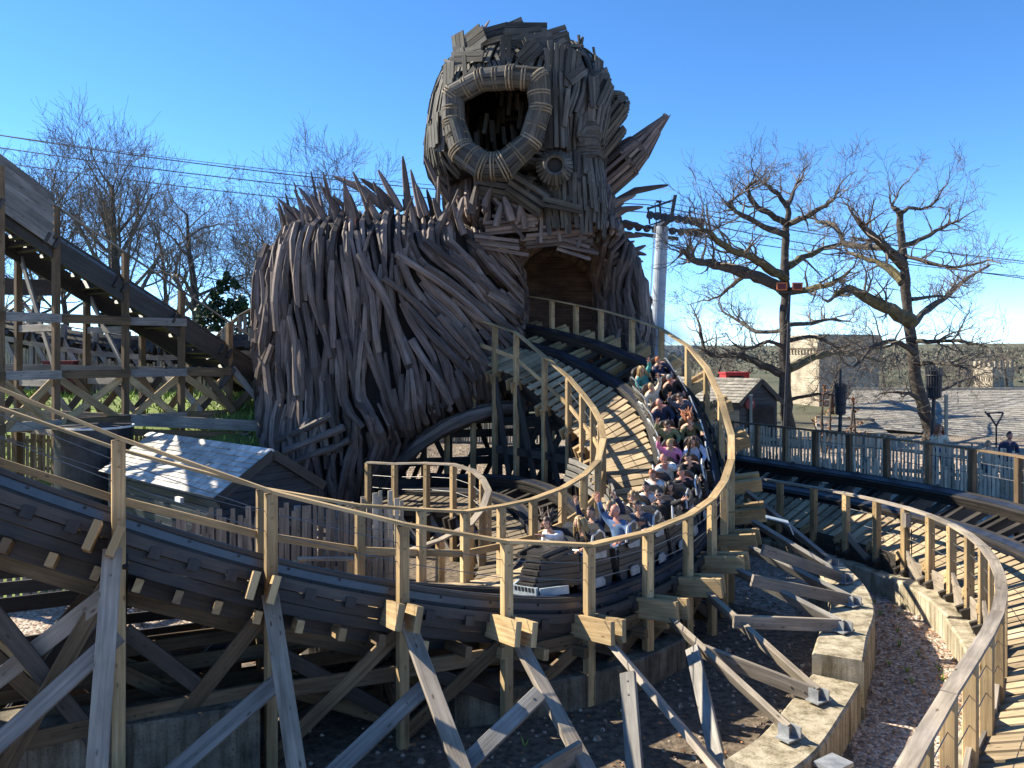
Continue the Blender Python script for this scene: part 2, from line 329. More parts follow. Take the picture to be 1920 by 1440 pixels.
# ---------------------------------------------------------------- terrain
def hgt(x, y):
    left = 3.7 * ss(19.5, 27.5, y + .15 * (x + 8)) * ss(-4.5, -9, x)
    back = 1.2 * ss(31, 36, y) * (1 - ss(-4.5, -9, x))
    right = 1.15 * ss(21, 24.5, y + .55 * (x - 8)) * ss(3, 9, x)
    far = .9 * ss(60, 200, y) + 9 * ss(150, 500, math.hypot(x, y))
    return max(left, back, right) + far
def terrain():
    mb = MB(3)
    def axis(a, b, st, far, g):
        v = list(np.arange(a, b + .01, st)); s = st
        while v[-1] < far: s *= g; v.append(v[-1] + s)
        s = st
        while v[0] > -far: s *= g; v.insert(0, v[0] - s)
        return v
    xs = axis(-34, 34, 1.0, 1600, 1.35); ys = [y for y in axis(-6, 44, 1.0, 1600, 1.35)]
    for y in ys:
        for x in xs: mb.v.append((x, y, hgt(x, y)))
    w = len(xs)
    for j in range(len(ys) - 1):
        for i in range(w - 1):
            q = (j * w + i, j * w + i + 1, (j + 1) * w + i + 1, (j + 1) * w + i); mb.f.append(q)
            mb.uv += [(mb.v[k][0], mb.v[k][1]) for k in q]; mb.r.append(.5); mb.m.append(0)
    tag(obj('ground', mb, M['gravel'], smooth=True), kind='structure')
    g = MB(4)                                  # mown bank on the left
    x0, x1, y0, y1 = -34, -6, 19, 46; st = 1.0
    nx = int((x1 - x0) / st); ny = int((y1 - y0) / st)
    for j in range(ny + 1):
        for i in range(nx + 1):
            x = x0 + i * st; y = y0 + j * st; g.v.append((x, y, hgt(x, y) + (.05 if i < nx and j > 0 else -.05)))
    for j in range(ny):
        for i in range(nx):
            a = j * (nx + 1) + i; q = (a, a + 1, a + nx + 2, a + nx + 1); g.f.append(q); g.uv += [(0, 0)] * 4; g.r.append(.5); g.m.append(0)
    tag(obj('grass_bank', g, M['grass'], smooth=True), kind='structure')
    b = MB(5); R = b.R                         # blades
    for k in range(9000):
        x = R.uniform(-24, -7); y = R.uniform(20, 33); z = hgt(x, y) + .04
        if z < .6: continue
        a = R.uniform(0, 6.28); w = R.uniform(.02, .05); h = R.uniform(.08, .26); l = R.uniform(-.1, .1)
        p = Vector((x, y, z)); e = Vector((math.cos(a), math.sin(a), 0)) * w
        b.face([p - e, p + e, p + Vector((l, R.uniform(-.1, .1), h))])
    tag(obj('grass', b, M['blade']), 'bright green grass growing on the sunny bank behind the lift hill', 'grass', kind='stuff')
terrain()
def shade_ground():                                    # dark sheets putting shade into the ground colour under and inside the loop
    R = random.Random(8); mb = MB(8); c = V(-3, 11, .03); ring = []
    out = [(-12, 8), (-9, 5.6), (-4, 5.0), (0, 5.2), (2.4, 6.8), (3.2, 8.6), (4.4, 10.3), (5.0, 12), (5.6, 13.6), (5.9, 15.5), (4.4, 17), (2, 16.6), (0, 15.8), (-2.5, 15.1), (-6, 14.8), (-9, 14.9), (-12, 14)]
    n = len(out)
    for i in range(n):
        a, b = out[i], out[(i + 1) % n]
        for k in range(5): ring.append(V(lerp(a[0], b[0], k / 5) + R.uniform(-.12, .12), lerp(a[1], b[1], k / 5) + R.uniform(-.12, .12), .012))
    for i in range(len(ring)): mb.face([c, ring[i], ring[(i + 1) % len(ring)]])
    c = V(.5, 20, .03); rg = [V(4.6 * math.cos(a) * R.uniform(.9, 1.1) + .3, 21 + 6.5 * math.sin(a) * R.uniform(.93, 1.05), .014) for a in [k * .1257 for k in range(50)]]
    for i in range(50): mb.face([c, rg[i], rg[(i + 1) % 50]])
    tag(obj('ground_shade_sheet', mb, M['shade_ground']), kind='structure')
    mb = MB(9)                                 # scattered stones and chips on the gravel
    for k in range(2600):
        x = R.uniform(-9, 10); y = R.uniform(7.5, 18); z = hgt(x, y) + .01; s_ = R.uniform(.012, .05) * (1.6 if R.random() < .06 else 1); p = V(x, y, z)
        q = [p + V(math.cos(a) * s_ * R.uniform(.7, 1.2), math.sin(a) * s_ * R.uniform(.7, 1.2), 0) for a in (0, 1.3, 2.5, 3.7, 5)]; t = p + V(0, 0, s_ * .8)
        mb.loft([q, [u.lerp(t, .55) + V(0, 0, s_ * .35) for u in q]])
    tag(obj('loose_stones', mb, M['gravel']), 'loose stones scattered over the gravel below the loop', 'stones', kind='stuff')
shade_ground()
def litter():                                  # blown leaves and small weeds on the gravel
    R = random.Random(18); mb = MB(18)
    for k in range(2200):
        x = R.uniform(-8, 10); y = R.uniform(8, 18)
        if R.random() < .5: x = 7.2 + R.gauss(0, .9); y = R.uniform(9, 18)
        p = V(x, y, hgt(x, y) + .035); a = R.uniform(0, 6.28); s_ = R.uniform(.02, .05); e = V(math.cos(a), math.sin(a), R.uniform(-.2, .2)) * s_; f_ = V(-math.sin(a), math.cos(a), R.uniform(-.1, .4)) * s_ * .6
        mb.face([p - e, p - f_, p + e, p + f_])
    tag(obj('leaf_litter', mb, M['autumn']), 'dry brown leaves blown over the gravel', 'leaves', kind='stuff')
    mb = MB(19)
    for k in range(70):
        x = R.choice([R.uniform(6.2, 8.0), R.uniform(-7, 3)]); y = R.uniform(9, 17); c = V(x, y, hgt(x, y) + .01)
        for j in range(R.randint(6, 14)):
            a = R.uniform(0, 6.28); h = R.uniform(.05, .16); d = V(math.cos(a), math.sin(a), 0); mb.face([c + d.cross(Z) * .012, c - d.cross(Z) * .012, c + d * h * .7 + Z * h])
    tag(obj('weeds', mb, M['blade']), 'small green weeds growing through the gravel', 'weeds', kind='stuff')
litter()
# ---------------------------------------------------------------- wooden tracks
class Track:
    def __init__(s, O, I, ho, hi):
        s.O = [Vector(p) for p in O]; s.I = [Vector(p) for p in I]; s.ho = ho; s.hi = hi; s.n = len(O)
        s.ts = [i / 12 for i in range((s.n - 1) * 12 + 1)]
        s.cum = [0]
        for a, b in zip(s.ts, s.ts[1:]): s.cum.append(s.cum[-1] + (s.mid(b) - s.mid(a)).length)
        s.len = s.cum[-1]
    def o(s, t): return cr(s.O, t)
    def i(s, t): return cr(s.I, t)
    def eo(s, t): return s.o(t) - Z * s.ho
    def ei(s, t): return s.i(t) - Z * s.hi
    def mid(s, t): return (s.eo(t) + s.ei(t)) / 2
    def at(s, L):                             # arc length -> t
        L = max(0, min(s.len - 1e-4, L)); k = int(np.searchsorted(s.cum, L, side='right')) - 1; k = max(0, min(k, len(s.ts) - 2))
        return lerp(s.ts[k], s.ts[k + 1], (L - s.cum[k]) / max(1e-6, s.cum[k + 1] - s.cum[k]))
    def frame(s, t):                          # outer edge point, cross (outer to inner), travel, up, width
        a = s.eo(t); c = s.ei(t) - a; w = c.length; c.normalize()
        e = .02; T = (s.mid(min(s.n - 1, t + e)) - s.mid(max(0, t - e))).normalized()
        T = (T - c * T.dot(c)).normalized(); U = c.cross(T)
        if U.z < 0: U = -U
        return a, c, T, U, w
def build_track(root, tk, ra=.42, gauge=1.12, walk=True, mats=('pine', 'dark', 'deck'), rails='railtop', outer_rail=True, inner_rail=True,
                posts=None, outer_posts=True, inner_posts=True, cables=2, lower_rail=False, ledge=.6, gz=None, post_w=.14, stack=.27, layers=5, seed=1,
                strap='steel', inner_face=None, outer_to=None, ties=.5, hr_m=None, hw=.15):
    R = random.Random(seed); pm, dm, km = (M[m] for m in mats); hm = M[hr_m] if hr_m else pm
    posts = posts if posts is not None else list(range(tk.n))
    fr = [tk.frame(t) for t in tk.ts]
    mbS = MB(seed); mbT = MB(seed + 1)
    for q in (ra, ra + gauge):
        for k in range(layers):
            h = stack / layers; j = R.uniform(-.012, .012); w = .14 + (.018 if k == 0 else 0)
            mbS.sweep([a + c * (q + j) for a, c, T, U, w_ in fr], [U for a, c, T, U, w_ in fr],
                      [(-w, -h * (k + 1) + .004), (w, -h * (k + 1) + .004), (w, -h * k), (-w, -h * k)], sides=[c for a, c, T, U, w_ in fr])
        mbT.sweep([a + c * q for a, c, T, U, w_ in fr], [U for a, c, T, U, w_ in fr], [(-.07, .002), (.07, .002), (.07, .016), (-.07, .016)], sides=[c for a, c, T, U, w_ in fr])
        mbT.sweep([a + c * (q + (.15 if q > ra else -.15)) for a, c, T, U, w_ in fr], [U for a, c, T, U, w_ in fr], [(-.012, -.16), (.012, -.16), (.012, -.07), (-.012, -.07)], sides=[c for a, c, T, U, w_ in fr])
    # bolts along the outer face of the laminated stack
    L = .3
    while L < tk.len:
        a, c, T, U, w_ = tk.frame(tk.at(L))
        for q in (ra - .15,):
            p = a + c * q - U * (.09 if int(L / .33) % 2 else .2); mbS.tube([p, p - c * .035], [.022, .016], 6)
        L += .33
    obj('rail_stack', mbS, dm, root); obj('running_rail', mbT, M[strap] if strap else M[rails], root)
    mbD = MB(seed + 2); L = .1
    while L < tk.len - .05:
        t = tk.at(L); a, c, T, U, w = tk.frame(t)
        mbD.beam(a + c * .1 - U * (stack + .07), a + c * (ra + gauge + .22) - U * (stack + .07), .13, .13, up=U)
        L += ties
    obj('tie', mbD, dm, root) ; 
    if walk:
        mbW = MB(seed + 3); L = .06
        while L < tk.len - .05:
            t = tk.at(L); a, c, T, U, w = tk.frame(t)
            j = R.uniform(-.03, .03)
            mbW.beam(a + c * (ra + gauge + .2 + j) - U * .13, a + c * (w + .05 + R.uniform(-.04, .04)) - U * .13, .19, .045, up=U)
            L += .275
        for q in (ra + gauge + .3, None):
            mbW.sweep([a + c * (q if q else w - .1) for a, c, T, U, w in fr], [U for f in fr for U in (f[3],)], [(-.04, -.36), (.04, -.36), (.04, -.16), (-.04, -.16)], sides=[f[1] for f in fr])
        obj('walkway_deck', mbW, km, root)
    for side in ('o', 'i'):
        on = outer_rail if side == 'o' else inner_rail; pon = outer_posts if side == 'o' else inner_posts
        fn = tk.o if side == 'o' else tk.i; ed = tk.eo if side == 'o' else tk.ei; h = tk.ho if side == 'o' else tk.hi
        if on:
            mb = MB(seed + 5); pl = [fn(t) for t in posts]
            sides = []
            for k in range(len(pl)):
                T = pl[min(k + 1, len(pl) - 1)] - pl[max(k - 1, 0)]; sides.append(Vector((T.y, -T.x, 0)).normalized())
            for k in range(len(pl) - 1):     # mitred board from post to post
                j = R.uniform(-.006, .006); g = (pl[k + 1] - pl[k]).normalized() * .002
                mb.loft([[pl[k] + g + sides[k] * a + Z * b for a, b in ((-hw / 2, j), (hw / 2, j), (hw / 2, .045 + j), (-hw / 2, .045 + j))],
                         [pl[k + 1] - g + sides[k + 1] * a + Z * b for a, b in ((-hw / 2, j), (hw / 2, j), (hw / 2, .045 + j), (-hw / 2, .045 + j))]])
            obj('handrail', mb, hm, root)
            if lower_rail and side == 'i':
                mb = MB(seed + 6)
                for k in range(len(pl) - 1):
                    a = pl[k] - Z * .72; b = pl[k + 1] - Z * .72
                    mb.loft([[a + sides[k] * u + Z * v for u, v in ((-.02, -.06), (.025, -.06), (.025, .06), (-.02, .06))], [b + sides[k + 1] * u + Z * v for u, v in ((-.02, -.06), (.025, -.06), (.025, .06), (-.02, .06))]])
                obj('lower_rail', mb, hm, root)
            for q in range(cables):
                mb = MB(seed + 7); dz = h * (q + 1) / (cables + 1) * .95
                mb.tube([p - Z * dz for p in pl], .0065, 4)
                obj('railing_cable', mb, M['cable'], root)
        if pon:
            for k, t in enumerate(posts):
                p = fn(t); a, c, T, U, w = tk.frame(min(t, tk.n - 1.001)); g = (gz(p.x, p.y) if gz else hgt(p.x, p.y)) - .3
                up = Vector((c.x, c.y, 0)).normalized()
                if inner_face and t > 11: up = V(.53, -.85, 0) * (1 if side == 'i' else -1)
                mb = MB(seed * 50 + k); top = p - Z * .003 if on else ed(t) + Z * .1
                ox = -Vector((c.x, c.y, 0)) * (.0 if side == 'o' else -.0)
                mb.beam(Vector((p.x, p.y, g)) + ox, top + ox, post_w, post_w, up=up, ch=.01)
                for bz in (.12, .3, h + .12, h + .25):  # bolt heads
                    q = Vector((p.x, p.y, p.z - bz)) + ox; nrm = -up if side == 'o' else up
                    mb.tube([q + nrm * (post_w / 2 - .005), q + nrm * (post_w / 2 + .012)], [.016, .012], 6, rnd=.1)
                obj('railing_post' if on else 'post', mb, pm, root)
    for k, t in enumerate(posts):
        a, c, T, U, w = tk.frame(min(t, tk.n - 1.001))
        for sgn in (-1, 1):
            mb = MB(seed * 70 + k); d = T * sgn * (post_w / 2 + .05)
            lw = .32
            mb.beam(a - c * (ledge + R.uniform(-.05, .05)) + d - U * (stack - .05 + lw / 2), a + c * (w + .3) + d - U * (stack - .05 + lw / 2), .085, lw, up=U)
            obj('ledger', mb, pm if ledge > .3 else dm, root)
    return fr
# main loop: handrail tops on the outer (O) and inner (I) edge, from the tunnel mouth round to the left
mo = [(985, 556, 27), (1035, 564, 26.2), (1080, 573, 25.4), (1127, 583, 24.6), (1185, 599, 23.7), (1240, 618, 22.6), (1290, 650, 21.3), (1325, 692, 20.2), (1352, 750, 19.1),
      (1371, 818, 18.0), (1371, 865, 16.9), (1358, 905, 15.9), (1335, 938, 14.9), (1290, 970, 13.85), (1215, 1000, 12.8), (1105, 1025, 11.9), (950, 1018, 11.2), (755, 985, 10.6),
      (508, 925, 10.0), (222, 825, 9.2), (-70, 705, 8.4), (-400, 540, 7.6)]
mi = [(838, 588, 25.4), (887, 598, 24.65), (928, 611, 23.9), (968, 625, 23.2), (1021, 670, 22.3), (1066, 709, 21.4), (1092, 740, 20.6), (1112, 766, 20.0), (1126, 792, 19.2),
      (1131, 825, 18.4), (1121, 866, 17.7), (1095, 893, 17.1), (1055, 917, 16.4), (1000, 938, 15.6), (940, 951, 14.9), (872, 962, 14.3), (790, 958, 13.8), (675, 950, 13.2),
      (490, 918, 12.6), (220, 845, 11.8), (-40, 755, 11.0), (-330, 650, 10.3)]
MT = Track([P(*p) for p in mo], [P(*p) for p in mi], .78, 1.12)
main = thing('wooden_coaster_track', 'banked timber coaster track looping from the dark arch to the foreground, carrying the train', 'coaster track', (4.5, 17, 0))
build_track(main, MT, lower_rail=True, mats=('pine', 'dark', 'deck'), inner_face=28, seed=11)
fa = MB(77)                                    # dark side boards under the outer edge
frs = [MT.frame(t) for t in MT.ts]
for k in range(3):
    sel = [f for f in frs]; q = .16 + .02 * (k % 2) + .05 * k
    fa.sweep([a + c * q for a, c, T, U, w in sel], [f[3] for f in sel], [(-.025, -.34 - .145 * k), (.025, -.34 - .145 * k), (.025, -.205 - .145 * k), (-.025, -.205 - .145 * k)], sides=[f[1] for f in sel])
for q in (.75, 1.25, 1.9, 2.5):
    fa.sweep([a + c * q for a, c, T, U, w in frs], [f[3] for f in frs], [(-.05, -.82), (.05, -.82), (.05, -.56), (-.05, -.56)], sides=[f[1] for f in frs])
for k in range(4):
    fa.sweep([a + c * (w - .06 + .02 * (k % 2)) for a, c, T, U, w in frs], [f[3] for f in frs], [(-.025, -.3 - .145 * k), (.025, -.3 - .145 * k), (.025, -.165 - .145 * k), (-.025, -.165 - .145 * k)], sides=[f[1] for f in frs])
obj('side_board', fa, M['dark'], main)
def brace(root, name, p, q, w=.075, h=.2, m='pine_grey', up=Z, seed=1):
    mb = MB(seed); mb.beam(p, q, w, h, up=up, ch=.006)
    d = (Vector(q) - Vector(p)).normalized(); x = d.cross(up).normalized()
    for s_ in (.12, .3):                       # bolt heads on the broad face
        for k in (0, 1):
            c0 = Vector(p) + d * s_ if not k else Vector(q) - d * s_
            mb.tube([c0 - x * (w / 2 + .01), c0 + x * (w / 2 + .01)], .014, 6, rnd=.05)
    return obj(name, mb, M[m], root)
FEET = {9: (6.6, 16.6, .84), 10: (6.35, 15.3, .87), 11: (5.9, 13.9, .87), 12: (5.2, 12.6, .87), 13: (4.1, 10.75, .58), 14: (3.35, 9.7, .58), 15: (2.74, 8.4, .05), 16: (1.2, 8.2, .05), 17: (-.23, 8.2, .05), 18: (-2.0, 7.9, .05), 19: (-3.95, 7.4, .05)}
for b, ft in FEET.items():
    a, c, T, U, w = MT.frame(b); p = a - c * .1 - U * .45
    side = T * .12
    q = Vector(ft)
    brace(main, 'raking_brace', p - side, q - side * .3 + V(0, 0, .06), .08, .2, 'pine_grey' if b > 12 else 'grey', up=c.cross(q - p), seed=b)
    if b <= 14:
        mb = MB(b); mb.box(q + V(0, 0, .01), .3, .2, .02, .6); mb.box(q + V(-.07, 0, .08), .02, .16, .14, .6); mb.box(q + V(.07, 0, .08), .02, .16, .14, .6); obj('foot_plate', mb, M['galv'], main)
EXTRA = [(P(795, 1290, 9.95), V(-2.75, 8.2, .06)), (P(1012, 1300, 9.85), V(-1.43, 8.3, .05)), (P(530, 1270, 9.5), V(-4.5, 8.0, .05)), (P(222, 1190, 8.8), V(-6.5, 7.8, .05)),
         (P(205, 1110, 9.15), V(-7.2, 8.6, .4)), (P(1177, 1262, 10.2), P(1200, 1580, 8.7)), (P(1298, 1216, 11.6), P(1385, 1600, 8.7)), (P(1300, 1214, 11.7), V(4.05, 10.8, .64)),
         (P(1375, 1165, 12.5), V(5.15, 12.65, .94)), (P(1410, 1088, 13.6), V(5.85, 13.95, .94)), (P(1430, 1030, 14.6), V(6.3, 15.35, .94)), (P(1088, 1405, 9.3), P(930, 1500, 8.4))]
for k, (p, q) in enumerate(EXTRA):
    vd = (p - V(0, 0, CZ)).normalized(); ax = (q - p).normalized()
    brace(main, 'diagonal_brace', p, q, .07, .2, 'grey' if k in (0, 1, 2, 3, 5, 6) else 'pine_grey', up=ax.cross(vd + V(.35, 0, 0)) if k in (0, 1, 2, 3, 5, 6) else Z, seed=80 + k)
R0 = random.Random(5)
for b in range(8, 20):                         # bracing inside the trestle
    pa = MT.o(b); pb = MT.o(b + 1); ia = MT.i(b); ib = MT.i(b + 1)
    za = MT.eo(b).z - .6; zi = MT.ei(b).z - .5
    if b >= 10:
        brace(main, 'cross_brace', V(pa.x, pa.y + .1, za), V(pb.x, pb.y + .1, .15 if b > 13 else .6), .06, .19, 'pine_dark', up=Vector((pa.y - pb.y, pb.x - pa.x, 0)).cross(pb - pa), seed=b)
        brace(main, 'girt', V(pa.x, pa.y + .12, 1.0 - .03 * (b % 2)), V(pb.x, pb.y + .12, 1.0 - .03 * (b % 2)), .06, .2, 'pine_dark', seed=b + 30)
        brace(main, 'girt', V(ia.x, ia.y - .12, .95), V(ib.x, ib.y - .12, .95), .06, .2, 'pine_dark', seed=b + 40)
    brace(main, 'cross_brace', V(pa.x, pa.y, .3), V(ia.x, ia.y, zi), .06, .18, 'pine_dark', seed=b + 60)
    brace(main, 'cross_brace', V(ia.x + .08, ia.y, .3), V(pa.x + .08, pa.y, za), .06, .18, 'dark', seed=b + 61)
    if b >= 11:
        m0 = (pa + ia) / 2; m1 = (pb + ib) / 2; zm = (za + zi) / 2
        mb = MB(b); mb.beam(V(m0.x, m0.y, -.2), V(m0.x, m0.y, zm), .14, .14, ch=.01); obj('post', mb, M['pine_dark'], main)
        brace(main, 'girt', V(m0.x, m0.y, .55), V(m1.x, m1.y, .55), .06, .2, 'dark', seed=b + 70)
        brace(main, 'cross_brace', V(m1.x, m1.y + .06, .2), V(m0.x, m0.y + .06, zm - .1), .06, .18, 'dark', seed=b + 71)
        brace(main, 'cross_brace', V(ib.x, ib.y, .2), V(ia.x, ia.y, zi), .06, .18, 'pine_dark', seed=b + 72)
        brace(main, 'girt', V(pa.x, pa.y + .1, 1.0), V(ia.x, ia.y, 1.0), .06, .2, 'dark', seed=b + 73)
        brace(main, 'cross_brace', V(pb.x, pb.y + .14, za - .1), V(pa.x, pa.y + .14, .3), .06, .18, 'dark', seed=b + 74)
for b in range(2, 9):                          # bracing of the high approach
    ia = MT.i(b); ib = MT.i(b + 1); pa = MT.o(b)
    brace(main, 'girt', V(ia.x, ia.y, 2.4), V(ib.x, ib.y, 2.4), .06, .22, 'dark', seed=b)
    brace(main, 'cross_brace', V(ia.x, ia.y, MT.ei(b).z - .4), V(ib.x, ib.y, .3), .06, .2, 'dark', seed=b + 9)
    brace(main, 'cross_brace', V(ia.x, ia.y, .3), V(pa.x, pa.y, MT.eo(b).z - .5), .06, .2, 'dark', seed=b + 19)

for b in range(1, 9):                          # darker posts and beams filling the approach trestle
    ia = MT.i(b); pa = MT.o(b); ib = MT.i(b + 1); pb = MT.o(b + 1)
    for u in (.33, .66):
        p = ia.lerp(pa, u); q = ib.lerp(pb, u); mb = MB(b); mb.beam(V(p.x, p.y, -.2), V(p.x, p.y, MT.eo(b).z * u + MT.ei(b).z * (1 - u) - .5), .16, .16, ch=.01); obj('post', mb, M['dark'], main)
        for zz in (.7, 1.9): brace(main, 'girt', V(p.x, p.y, zz), V(q.x, q.y, zz), .06, .24, 'dark', seed=b)
    for zz in (1.2, 2.2, 3.2):
        if zz < MT.ei(b).z - .6: brace(main, 'girt', V(ia.x, ia.y, zz), V(pa.x, pa.y, zz), .06, .24, 'dark', seed=b)
PB = random.Random(12); L = L_end = 0
L = MT.cum[11 * 12]
while L < MT.len - .3:                         # joists added under the track, ends standing for sun patches below the side boards
    a, c, T, U, w = MT.frame(MT.at(L)); mb = MB(int(L * 9)); e = PB.uniform(-.1, .06)
    mb.beam(a + c * e - U * .73, a + c * 1.9 - U * .73, .09, .15, up=U, ch=.005); obj('dapple_joist', mb, M['pine' if PB.random() < .5 else 'pine_dark'], main); L += .5
def shade_boarding(root, pts, z1f, seed, gap=(.03, .09), m='dark', skip=.14):   # boards added to block sun under the loop, gaps let dapples through
    R = random.Random(seed); mb = MB(seed)
    for a, b in zip(pts, pts[1:]):
        z = .12; top = (z1f(a) + z1f(b)) / 2
        while z < top:
            h = R.uniform(.15, .22)
            if R.random() > skip: mb.beam(V(a.x, a.y, z + h / 2), V(b.x, b.y, z + h / 2 + R.uniform(-.02, .02)), .035, h)
            z += h + R.uniform(*gap)
    obj('shade_boarding', mb, M[m], root)
ipts = [MT.i(b) for b in range(11, 22)]
shade_boarding(main, [p + V(0, .16, 0) for p in ipts], lambda p: p.z - MT.hi - .75, 5)
opts = [MT.o(b).lerp(MT.i(b), .45) for b in range(13, 22)]
shade_boarding(main, opts, lambda p: 1.35, 6, gap=(.05, .16), skip=.25, m='pine_dark')
for b in range(12, 21):                        # short stacked packers and struts between the bents
    pa = MT.o(b); ia = MT.i(b); pb = MT.o(b + 1); ib = MT.i(b + 1); za = MT.eo(b).z - .9
    for u in (.25, .5, .75):
        p = pa.lerp(ia, u); q = pb.lerp(ib, u); zz = lerp(za, MT.ei(b).z - .8, u)
        brace(main, 'girt', V(p.x, p.y, zz - .1), V(q.x, q.y, zz - .1 + (MT.eo(b + 1).z - MT.eo(b).z)), .07, .24, 'pine_dark', seed=b)
        brace(main, 'cross_brace', V(p.x, p.y, .1), V(q.x, q.y, zz - .3), .06, .18, 'pine_dark' if u != .5 else 'pine', seed=b + 3)
        if b % 2: brace(main, 'cross_brace', V(q.x, q.y, .15), V(p.x, p.y, zz - .3), .06, .18, 'dark', seed=b + 4)
# right-hand track: inner handrail plan and outer edge
rin = [(4.1, 25.2), (5.3, 23.2), (6.3, 21.5), (7.3, 19.9), (8.0, 18.5), (8.4, 17.1), (8.45, 15.7), (8.2, 14.3), (7.7, 12.9), (7.0, 11.5), (6.1, 10.1), (5.0, 8.7), (3.9, 7.35), (2.85, 6.0)]
pl = [V(x, y, 1.92) for x, y in rin]; ro = []
for k in range(len(pl)):
    T = (pl[min(k + 1, len(pl) - 1)] - pl[max(0, k - 1)]).normalized(); ro.append(pl[k] + V(-T.y, T.x, 0) * 2.75 + V(0, 0, 1.13 - .02 * k))
RT = Track(ro, pl, .85, 1.0)
right = thing('wooden_coaster_track', 'empty curved timber coaster track along the right edge, with a pale inner handrail', 'coaster track', (9, 15, 0))
rp = [RT.at(RT.len * k / 22) for k in range(23)]
build_track(right, RT, posts=rp, mats=('pine', 'dark', 'deck'), seed=21, ledge=.1, strap='steel', hr_m='pine_grey')
# darker timber on that track's outer posts and rail paints their shaded side
for ch in [o for o in bpy.data.objects if o.parent == right]:
    if ch.name.startswith(('railing_post', 'handrail')):
        v = ch.data.vertices[0].co + right.location
        d_i = min((Vector((v.x, v.y, 0)) - Vector((RT.i(t).x, RT.i(t).y, 0))).length for t in rp)
        d_o = min((Vector((v.x, v.y, 0)) - Vector((RT.o(t).x, RT.o(t).y, 0))).length for t in rp)
        if d_o < d_i: ch.data.materials[0] = M['pine_dark']; ch['label'] = 'outer railing timber, darkened for its shaded side'
for k in range(4, 21):
    a = RT.i(rp[k]); b = RT.i(rp[k + 1]) if k < 22 else a; e = RT.o(rp[k])
    brace(right, 'knee_brace', V(a.x + .05, a.y + .05, .35), V(b.x, b.y, .95) + (b - a) * -.1, .06, .16, 'pine', seed=k)
    if k % 2: brace(right, 'cross_brace', V(b.x, b.y, .4), V(a.x, a.y, 1.0), .06, .17, 'pine_grey', seed=k + 5)
    brace(right, 'cross_brace', V(a.x + .3, a.y + .1, .2), V(e.x, e.y, RT.eo(rp[k]).z - .5), .06, .2, 'dark', seed=k + 7)
    mb = MB(k); T = (b - a).normalized(); c0 = (a + b) / 2; mb.beam(V(a.x, a.y, .62) + T * .12, V(a.x, a.y, .62) + T * .62, .04, .5, ch=.004); obj('gusset_board', mb, M['dark'] if k < 9 else M['pine_grey'], right)
    q = V(a.x, a.y, .5) if False else V(a.x, a.y, .49)
    mb = MB(k); mb.box(V(a.x, a.y, .5), .22, .22, .09, .4); obj('post_shoe', mb, M['iron'], right)
# grey junction box with a hanging lead on the handrail
jb = MB(1); jp = P(1700, 975, 17.05); jb.box(jp, .16, .1, .3, .3); jb.box(jp + V(0, -.055, 0), .13, .012, .26, .3)
j = obj('junction_box', jb, M['pine_grey'], right); jl = MB(2); jl.tube([jp + V(0, -.02, -.15), jp + V(.02, -.04, -.35), jp + V(.08, -.03, -.4), jp + V(.1, 0, -.2), jp + V(.11, 0, -1.0)], .012, 5); obj('cable_lead', jl, M['iron'], right)

# low track passing under the loop
lin = [(690, 868, 22.4), (740, 871, 21.6), (800, 870, 20.9), (850, 872, 20.2), (885, 883, 19.4), (905, 900, 18.7), (916, 922, 17.9), (905, 955, 17.1), (880, 987, 16.4), (825, 1015, 15.8), (750, 1040, 15.2), (660, 1050, 14.6), (560, 1050, 14.1)]
pl = [P(*p) for p in lin]; lo = []
for k in range(len(pl)):
    T = (pl[min(k + 1, len(pl) - 1)] - pl[max(0, k - 1)]); T.z = 0; T.normalize(); lo.append(pl[k] + V(-T.y, T.x, 0) * 2.5 + V(0, 0, .55))
LT = Track(lo, pl, 1.0, 1.05)
low = thing('wooden_coaster_track', 'low tightly curved timber track passing beneath the loop beside the figure leg', 'coaster track', (.3, 18, 0))
build_track(low, LT, outer_rail=False, outer_posts=False, cables=2, seed=31, ledge=.0, mats=('pine', 'dark', 'deck_dark'), hr_m='pine_grey')
# curved laminated boards standing on its outer edge
mb = MB(9)
for q in range(4):
    pts = [LT.eo(t) + Z * (.05 + .14 * q) - LT.frame(t)[1] * (.12 + .05 * q) for t in [4 + k * .25 for k in range(14)]]
    mb.sweep(pts, [Z] * len(pts), [(-.02, -.06), (.02, -.06), (.02, .06), (-.02, .06)])
obj('side_board', mb, M['grey'], low)
for b in range(0, 12, 1):
    a = LT.i(b); e = LT.eo(b)
    brace(low, 'cross_brace', V(a.x, a.y, .2), V(e.x, e.y, max(.5, e.z - .4)), .06, .18, 'grey', seed=b)
    q = LT.i(b + .9); brace(low, 'cross_brace', V(a.x, a.y, LT.ei(b).z - .2), V(q.x, q.y, .15), .06, .17, 'grey', seed=b + 40)

# dark trestle standing behind the arch of the figure
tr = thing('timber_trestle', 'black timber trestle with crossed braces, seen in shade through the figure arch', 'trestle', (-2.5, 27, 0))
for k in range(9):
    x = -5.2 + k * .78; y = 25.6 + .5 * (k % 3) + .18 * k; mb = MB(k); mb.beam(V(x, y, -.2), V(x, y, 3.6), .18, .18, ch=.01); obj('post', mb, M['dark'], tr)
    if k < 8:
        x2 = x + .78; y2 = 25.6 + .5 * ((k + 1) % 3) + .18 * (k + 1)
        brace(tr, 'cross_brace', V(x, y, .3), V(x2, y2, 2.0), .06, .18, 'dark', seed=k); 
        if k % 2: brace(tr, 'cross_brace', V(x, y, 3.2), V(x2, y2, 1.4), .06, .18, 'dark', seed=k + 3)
for zz in (.9, 1.7, 2.6, 3.4): brace(tr, 'girt', V(-5.6, 25.5, zz), V(1.6, 27.4, zz), .08, .26, 'dark', seed=int(zz * 9))
